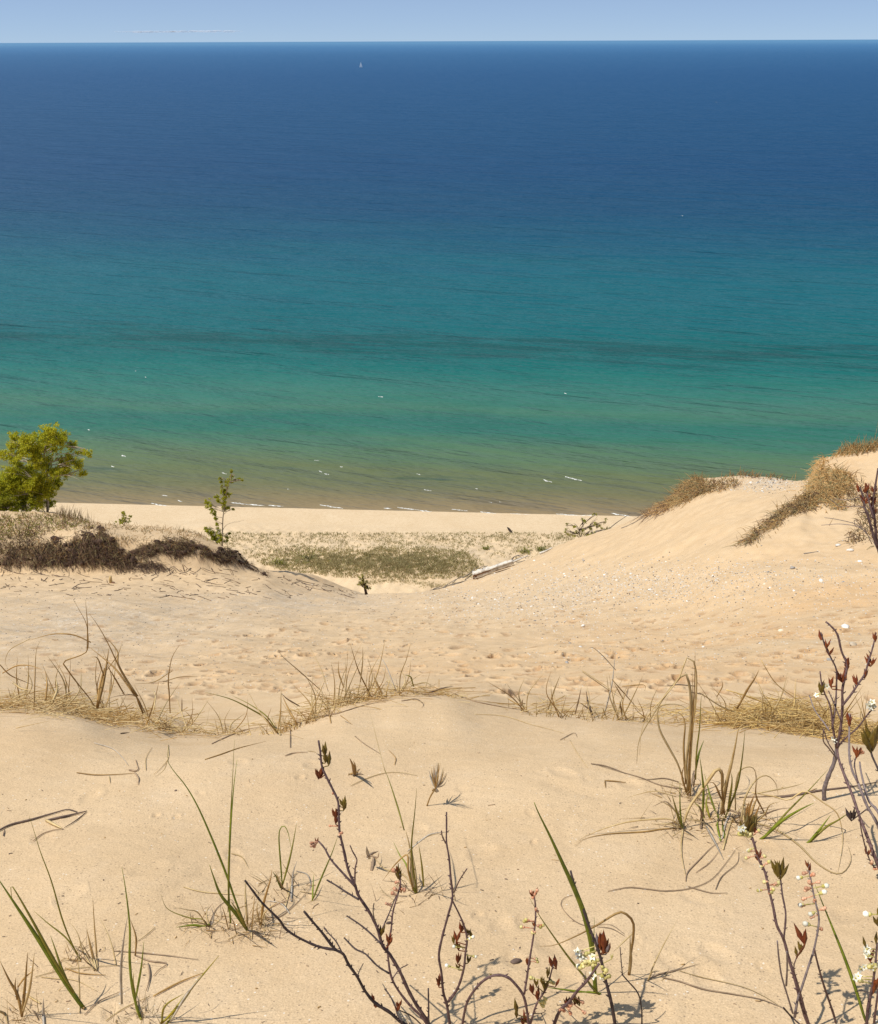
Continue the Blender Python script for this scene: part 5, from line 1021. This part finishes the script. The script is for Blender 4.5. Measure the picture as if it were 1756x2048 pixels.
m = MB(); m.add(*tube(catmull([p[1], p[1]+np.array([.3, 0, .2]), p[1]+np.array([.45, .1, .3])], 5), [.08,.07,.06,.05,.03], [.08,.07,.06,.05,.03], 5)); m.build('branch_stub', 'charred_wood', ro, q)
q = ground(222, 1166, 8.6); ps = empty('wooden_stake', q, 'short yellowish wooden stake stuck in the left slope', 'stake')
m = MB(); P = np.array([q+np.array([0, 0, -.1]), q+np.array([0, 0, .2]), q+np.array([.02, 0, .36])]); m.add(*tube(P, [.075, .075, .06], [.06, .06, .05], 6)); m.build('post', 'tan_blade', ps, q)
V, Fc = lump(q+np.array([.10, -.02, .02]), .10, .08, .06, 3, .3, 2); mk('broken_foot', V, Fc, 'driftwood_red', ps, q)
# ------------------------------------------------------------------ vegetated shelf behind the beach
m = MB(); sc = MB(); g = random.Random(31)
def shelf_tuft(mb, px, py, n, h, w, nm):
    q = ground(px, py, 165)
    if q is None or q[1] > 240: return
    for _ in range(n):
        a = g.uniform(0, 6.28); d = norm(np.array([math.cos(a)*.5+.15, math.sin(a)*.5, 1]))
        b = q+np.array([g.gauss(0, .25), g.gauss(0, .25), -.05]); L = h*g.uniform(.5, 1.2); sd = norm(np.cross(d, F0))*w*g.uniform(.6, 1.3)
        e = b+d*L+np.array([.1*L, 0, -.12*L])
        mb.add(np.array([b-sd*.5, b+sd*.5, (b+e)/2+sd*.45+np.array([0, 0, .08*L]), e, (b+e)/2-sd*.45+np.array([0, 0, .08*L])]), [(0, 1, 2, 3, 4)], g.randrange(nm))
for k in range(3300):
    px = g.uniform(440, 1170); py = 1066+abs(g.gauss(0, 1))*26
    if py > 1188: continue
    if g.random() > .40+.6*(.5+.5*math.sin(px*.05+2*math.sin(py*.2)))**1.5: continue
    shelf_tuft(m, px, py, 4, .62, .085, 2)
for k in range(2000):
    px, py = in_poly([(500,1112),(600,1090),(700,1105),(760,1094),(860,1096),(935,1106),(960,1140),(940,1156),(820,1158),(700,1156),(600,1148),(520,1128)], g)
    shelf_tuft(sc, px, py, 5, .62, .10, 3)
for k in range(4200):
    if k % 3: px = g.gauss(812, 75); py = g.gauss(1126, 12)
    else: px = g.gauss(655, 60); py = g.gauss(1124, 12)
    if (((px-812)/145)**2+((py-1126)/31)**2 > 1.15 and ((px-655)/130)**2+((py-1124)/28)**2 > 1.1) or py > 1160: continue
    if math.sin(px*.13+3*math.sin(py*.21))*math.sin(py*.33+px*.05) > .38: continue
    shelf_tuft(sc, px, py, 4, .75, .11, 3)
for k in range(420):
    px = g.uniform(730, 960); py = 1166+6*math.sin(px*.03)+g.gauss(0, 3); shelf_tuft(sc, px, py, 4, .4, .08, 3)
tag(m.build('beach_grass', ['shelf_grass', 'shelf_scrub'], smooth=False), 'sparse grass tufts scattered over the flat sand behind the beach', 'grass', None, 'stuff')
tag(sc.build('shelf_scrub', ['shelf_scrub', 'shelf_grass', 'dune_weed'], smooth=False), 'low grey-green scrub covering the hump behind the beach', 'scrub', None, 'stuff')
for k, (px, py, rr, lab) in enumerate(((622, 1112, 26, 'darker rounded bush on the left end of the scrubby hump'), (556, 1124, 16, 'small grey-green bush on the flat left of the scrubby hump'), (1048, 1100, 13, 'dark green low bush behind the driftwood trunk'), (1082, 1097, 11, 'small dark bush right of the driftwood trunk'), (972, 1096, 9, 'lone little bush on bare sand right of the scrubby hump'))):
    q = ground(px, py+rr*.3, 165); ro = empty('beach_bush', q, lab, 'bush', 'bushes on the flat behind the beach'); b = MB(); R = rr*q[1]*1.13/FPX
    for _ in range(int(18+rr)):
        c = q+np.array([g.gauss(0, R*.55), g.gauss(0, R*.4), abs(g.gauss(0, R*.28))+.1]); leaf_cloud(b, c, (R*.3, R*.3, R*.2), 24, .13, g, mi=2)
        b.add(*tube(np.array([q, (q+c)/2, c]), .03, .03, 4), 2)
    b.build('foliage', ['tree_leaf_green', 'shelf_scrub', 'dark_bark'], ro, q, smooth=False)
# ------------------------------------------------------------------ stones on the blow-out floor
base_st = []
for k in range(8):
    V, Fc = lump((0, 0, 0), 1, .78, .48, 100+k, .22, 2); base_st.append((V, Fc))
st_mesh = {}
def stone(px, py, wpx, mat, k, label, group):
    q = ground(px, py, 8.6)
    if q is None or q[1] > 55: return
    if (k, mat) not in st_mesh:
        V, Fc = base_st[k]; o = mk('stone', V, Fc, mat); st_mesh[(k, mat)] = o
    else:
        o = st_mesh[(k, mat)].copy(); C.objects.link(o)
    s = wpx*q[1]*1.12/FPX/2; o.location = q+np.array([0, 0, s*.18]); o.scale = (s, s, s*g.uniform(.8, 1.2)); o.rotation_euler = (g.uniform(-.3, .3), g.uniform(-.3, .3), g.uniform(0, 6.28))
    tag(o, label, 'stone', group); return o
g = random.Random(77)
for px, py, wp, mat, lab in ((1676,1091,13,'stone_white','big rounded white stone below the low dark grass on the right dune'), (1700,1102,15,'stone_white','long flat white stone right of the big rounded one on the right dune'), (1585,1137,13,'stone_grey','flat grey stone on the right slope below the straight sticks'), (1134,1326,10,'stone_grey','round blue-grey stone alone on sand above the crest'),
   (1690,1255,19,'stone_white','largest pale flat stone near the right edge of the hollow'), (1562,1262,12,'stone_cream','pale cream stone left of the largest flat stone'), (1706,1290,20,'stone_cream','layered pale slab stone at the right edge above the golden straw'), (1166,1252,9,'stone_white','bright white square stone in the middle of the hollow'), (1161,1294,8,'stone_white','small upright white stone above the grey forked stalk'),
   (1720,1124,10,'stone_white','flat white stone close to the right edge below the red-leaved shrub'), (1642,1162,12,'stone_white','pair-like white stone on the mid right slope'), (1300,1180,11,'stone_white','bright white stone on the pebbly band right of centre'), (1328,1182,10,'stone_cream','cream stone next to the bright white stone on the pebbly band'), (1658,1320,12,'stone_grey','grey chip of stone above the heaped golden straw')):
    stone(px, py, wp, mat, g.randrange(8), lab, 'bigger stones in the sandy hollow')
def pebspot():
    r = g.random()
    if r < .55: x = g.gauss(1300, 210); y = 1175-(x-1200)*.04+g.gauss(0, 26)
    elif r < .8: x = g.uniform(1050, 1750); y = g.uniform(1120, 1330)
    elif r < .88: x = g.gauss(1545, 40); y = g.gauss(968, 9)
    else: x = g.uniform(850, 1200); y = g.gauss(1215, 26)
    return x, y
n = 0
for k in range(120):
    x, y = pebspot()
    if not (860 < x < 1755 and 958 < y < 1340): continue
    mat = g.choice(['stone_white', 'stone_white', 'stone_cream', 'stone_white', 'stone_cream', 'stone_grey'])
    stone(x, y, g.uniform(4, 7), mat, g.randrange(8), {'stone_white': 'white pebble strewn on the sandy floor of the hollow', 'stone_cream': 'cream pebble strewn on the sandy floor of the hollow', 'stone_grey': 'grey pebble strewn on the sandy floor of the hollow'}[mat], 'pebbles strewn in the sandy hollow')
m = MB(); octV = np.array([(1,0,0),(0,1,0),(-1,0,0),(0,-1,0),(0,0,.6),(.6,.6,.3),(-.5,.6,.35),(-.6,-.5,.3),(.5,-.6,.35)]); octF = [(0,5,4),(5,1,4),(1,6,4),(6,2,4),(2,7,4),(7,3,4),(3,8,4),(8,0,4),(0,1,5),(1,2,6),(2,3,7),(3,0,8)]
for k in range(19000):
    r = g.random()*.95
    x, y = pebspot() if r < .6 else ((g.uniform(0, 850), g.uniform(1185, 1390)) if r < .85 else (g.uniform(850, 1756), g.uniform(1180, 1400)))
    q = ground(x, y, 8.7)
    if q is None or q[1] > 55: continue
    s = (1.4+3.2*g.random()**2.6)*(1.1 if r < .6 else .85)*q[1]*1.1/FPX/2; a = g.uniform(0, 6.28); c_, s_ = math.cos(a), math.sin(a)
    V = octV*np.array([s, s*g.uniform(.5, .9), s*.8]); V = V@np.array([[c_, s_, 0], [-s_, c_, 0], [0, 0, 1]]); m.add(V+q+np.array([0, 0, s*.1]), octF, g.choice((0, 0, 0, 0, 1, 1, 1, 1, 2, 3)) if r < .6 else g.choice((0, 1, 1, 2, 3, 3)))
tag(m.build('gravel', ['stone_white', 'stone_cream', 'stone_grey', 'stone_dark'], smooth=False), 'fine pale gravel and pebbles over the sandy hollow', 'gravel', None, 'stuff')
# ------------------------------------------------------------------ surf, whitecaps, sailboat, cloud
ZW1 = zf_(100, 700, 3.512); ZW2 = zf_(600, 600, 2.509)
def foam(px0, py0, px1, py1, thick, name, label, cat, group):
    a = on_level(px0, py0); b = on_level(px1, py1); L = np.linalg.norm(b-a); dx = (b-a)/max(L, 1e-6); nrm = np.array([-dx[1], dx[0], 0])
    if nrm[1] > 0: nrm = -nrm
    n = max(6, int(L/1.0)+4); V = []; Fc = []; gg = random.Random(int(px0*7+py0))
    for i in range(n):
        t = i/(n-1); w = thick*math.sin(math.pi*min(1, t*.92+.06))**.7*gg.uniform(.45, 1.25); c = a+(b-a)*t+nrm*gg.gauss(0, thick*.13)
        for s_, hh in ((-1, .02), (-.25, .07+.06*gg.random()), (.25, .05), (1, .02)): V.append(c+nrm*w*s_*.5+np.array([0, 0, hh]))
    for i in range(n-1):
        for j in range(3): Fc.append((i*4+j, i*4+j+1, i*4+5+j, i*4+4+j))
    o = mk(name, V, Fc, 'foam'); return tag(o, label, cat, group)
gs_ = 'small breakers along the shoreline'
brk = [(ZW1,272,1092,385,1099,'leftmost white breaker near the shore beyond the birch'), (ZW1,575,1099,690,1101,'faint breaker between the birch and the thin tree'), (ZW1,708,1076,850,1103,'tapered breaker left of the thin tree'), (ZW1,1270,1072,1345,1080,'short breaker just right of the thin tree'), (ZW1,1340,1082,1505,1094,'long bright breaker right of the thin tree'), (ZW1,1535,1092,1640,1098,'breaker continuing past the long bright one'),
 (ZW2,100,1028,215,1047,'bright breaker left of the middle of the beach'), (ZW2,420,1044,465,1047,'tiny breaker near the middle of the beach'), (ZW2,488,1041,600,1055,'bright breaker at the middle of the beach'), (ZW2,600,1056,660,1063,'fading tail of the middle breaker'), (ZW2,762,1050,840,1059,'breaker right of the middle of the beach'), (ZW2,905,1063,985,1072,'thin breaker above the black log'), (ZW2,1055,1073,1170,1080,'long faint breaker right of the black log'), (ZW2,1285,1074,1400,1083,'breaker above the pale-leaved bush'), (ZW2,1400,1083,1490,1079,'flat breaker behind the pale-leaved bush'), (ZW2,1562,1071,1665,1087,'rightmost breaker against the right dune')]
for z, x0, y0, x1, y1, lab in brk:
    (p0, p1) = z(f'{x0},{y0} {x1},{y1}'); foam(p0[0], p0[1], p1[0], p1[1], .55, 'breaking_wave', lab, 'wave', gs_)
gw = 'small whitecaps out on the lake'
caps = [(ZW2,393,484,418,488,.8,'whitecap in the turquoise water above the middle of the beach'), (ZW2,1326,467,1338,471,.7,'speck of whitecap in the turquoise water at right'), (ZW2,95,857,112,864,.8,'left half of the paired whitecaps in the olive shallows'), (ZW2,122,872,146,876,.8,'right half of the paired whitecaps in the olive shallows'), (ZW2,200,836,215,839,.6,'faint whitecap just above the paired ones'), (ZW2,72,805,95,807,.6,'faint whitecap at the edge of green and olive water'), (ZW2,586,872,606,878,.7,'small whitecap mid-bay in the olive shallows'), (ZW2,622,952,660,959,.8,'whitecap near shore above the middle breaker'), (ZW2,1220,902,1265,915,1.2,'shorter of the two bright whitecaps off the right dune'), (ZW2,1330,888,1415,907,1.3,'longest bright whitecap off the right dune'), (ZW2,946,1013,964,1017,.6,'tiny whitecap close to shore above the black log'), (ZW2,1000,1013,1012,1015,.5,'pinprick whitecap right beside the tiny one near the log'), (ZW2,880,946,892,949,.6,'isolated dot of whitecap in the olive shallows'),
 (ZW1,596,146,604,150,.9,'upper dot of whitecap in the turquoise water at left'), (ZW1,669,190,677,194,.8,'lower dot of whitecap in the turquoise water at left'), (ZW1,267,558,278,563,.9,'bright dot of whitecap right of the birch top'), (ZW1,503,738,530,750,1.2,'bright slanted whitecap in the shallows right of the birch'), (ZW1,430,816,452,823,.6,'crumbled whitecap below the bright slanted one'), (ZW1,1205,862,1240,872,.8,'whitecap behind the top of the thin tree'), (ZW1,785,1020,824,1026,.7,'whitecap offshore left of the thin tree'), (ZW1,895,1055,930,1067,.7,'whitecap close to shore left of the thin tree'), (ZW1,1668,976,1682,980,.5,'dot of whitecap right of the thin tree'), (PX,1431,204,1434,205,2.5,'white speck far out on the deep blue water at right'), (PX,1364,431,1366,432,1.2,'white speck on the blue water above the right dune')]
for z, x0, y0, x1, y1, th, lab in caps:
    (p0, p1) = z(f'{x0},{y0} {x1},{y1}'); foam(p0[0], p0[1], p1[0], p1[1], th*.6, 'whitecap', lab, 'wave', gw)
q = on_level(722, 135); sb = empty('sailboat', q, 'tiny white sailboat far out near the horizon', 'sailboat')
V = []
for x, w, zz in ((-7, 1.4, 1.6), (-3, 2, 1.3), (2, 1.9, 1.3), (7.5, .05, 2.0)): V += [(x, -w, zz), (x, w, zz), (x*.9, w*.5, -.3), (x*.9, -w*.5, -.3)]
Fh = [(i*4+j, i*4+(j+1) % 4, i*4+4+(j+1) % 4, i*4+4+j) for i in range(3) for j in range(4)]+[(0, 3, 2, 1), (12, 13, 14, 15)]
mk('hull', np.array(V)+q, Fh, 'boat_white', sb, q, False)
V, Fc = tube(np.array([q+(0, 0, 1), q+(0, 0, 24)]), .16, .16, 6); mk('mast', V, Fc, 'boat_white', sb, q)
def sail(name, pts): 
    P = np.array(pts, float); P2 = P+np.array([0, .12, 0]); bul = P.mean(0)+np.array([0, -.9, 0])
    mk(name, np.vstack([P, [bul], P2])+q, [(0, 1, 3), (1, 2, 3), (2, 0, 3), (4, 6, 5)], 'boat_white', sb, q)
sail('mainsail', [(-.3, 0, 2.6), (-6.6, .3, 2.8), (-.3, 0, 23.5)]); sail('jib', [(.3, 0, 20), (7.2, 0, 2.1), (1.2, -.5, 2.4)])
for z_ in (): pass
def cloudmat():
    m, nt, b = nodes_of('cloud'); b.inputs['Base Color'].default_value = (.97,.90,.88,1); b.inputs['Roughness'].default_value = 1
    t = nt.nodes.new('ShaderNodeBsdfTransparent'); ms = nt.nodes.new('ShaderNodeMixShader'); ms.inputs[0].default_value = .13
    nt.links.new(t.outputs[0], ms.inputs[1]); nt.links.new(b.outputs[0], ms.inputs[2]); nt.links.new(ms.outputs[0], nt.nodes['Material Output'].inputs['Surface']); MATS['cloud'] = m
cloudmat()
m = MB(); g = random.Random(2); Yc = 90000.0
for k in range(34):
    px = 232+238*k/33+g.uniform(-4, 4); w = g.uniform(6, 14)*(.6 if px < 260 else 1); hgt_ = g.uniform(.8, 2.0)*(.5 if px < 260 else 1)
    c = on_plane(px, 64+g.uniform(-.7, .7)-(px-232)*.006, Yc+g.uniform(-2000, 2000)); m.add(*lump(c, w*Yc/FPX, 900, hgt_*Yc/FPX, k, .3, 2))
tag(m.build('cloud', 'cloud'), 'thin pinkish cloud line just above the horizon at left', None, None, 'structure')

# ------------------------------------------------------------------ light, sky, camera
EL = math.radians(61); hx, hy = .985, .17   # light travels this way over the ground
sun = bpy.data.lights.new('sun', 'SUN'); sun.energy = 4.9; sun.angle = math.radians(.53); sun.color = (1, .955, .87)
so = bpy.data.objects.new('sun', sun); C.objects.link(so)
so.rotation_euler = Vector((hx*math.cos(EL), hy*math.cos(EL), -math.sin(EL))).to_track_quat('-Z', 'Y').to_euler()
so.location = (-40, -20, H+60)
wld = bpy.data.worlds.new('World'); bpy.context.scene.world = wld; wld.use_nodes = True
nt = wld.node_tree; bg = nt.nodes['Background']
sky = nt.nodes.new('ShaderNodeTexSky'); sky.sky_type = 'NISHITA'; sky.sun_disc = False
sky.sun_elevation = EL; sky.sun_rotation = math.atan2(-hx, -hy); sky.altitude = 200
sky.air_density = .38; sky.dust_density = 0; sky.ozone_density = 7.0
sky_fill = nt.nodes.new('ShaderNodeMix'); sky_fill.data_type = 'RGBA'; sky_fill.blend_type = 'ADD'; sky_fill.inputs[0].default_value = 1
sky_fill.inputs[7].default_value = (4.3, 5.4, 7.2, 1)   # constant added to the sky colour to lift fill light and even the gradient
nt.links.new(sky.outputs[0], sky_fill.inputs[6]); nt.links.new(sky_fill.outputs[2], bg.inputs['Color']); bg.inputs['Strength'].default_value = .05
cam = bpy.data.cameras.new('camera'); co = bpy.data.objects.new('camera', cam); C.objects.link(co)
from mathutils import Matrix
co.matrix_world = Matrix([[RV[0], UV[0], -F0[0], 0], [RV[1], UV[1], -F0[1], 0], [RV[2], UV[2], -F0[2], H], [0, 0, 0, 1]])
cam.sensor_fit = 'HORIZONTAL'; cam.sensor_width = 36; cam.lens = 36*FPX/1756
cam.clip_start = .05; cam.clip_end = 1e6
S = bpy.context.scene; S.camera = co
S.view_settings.view_transform = 'Standard'; S.view_settings.look = 'None'; S.view_settings.exposure = 0; S.view_settings.gamma = 1
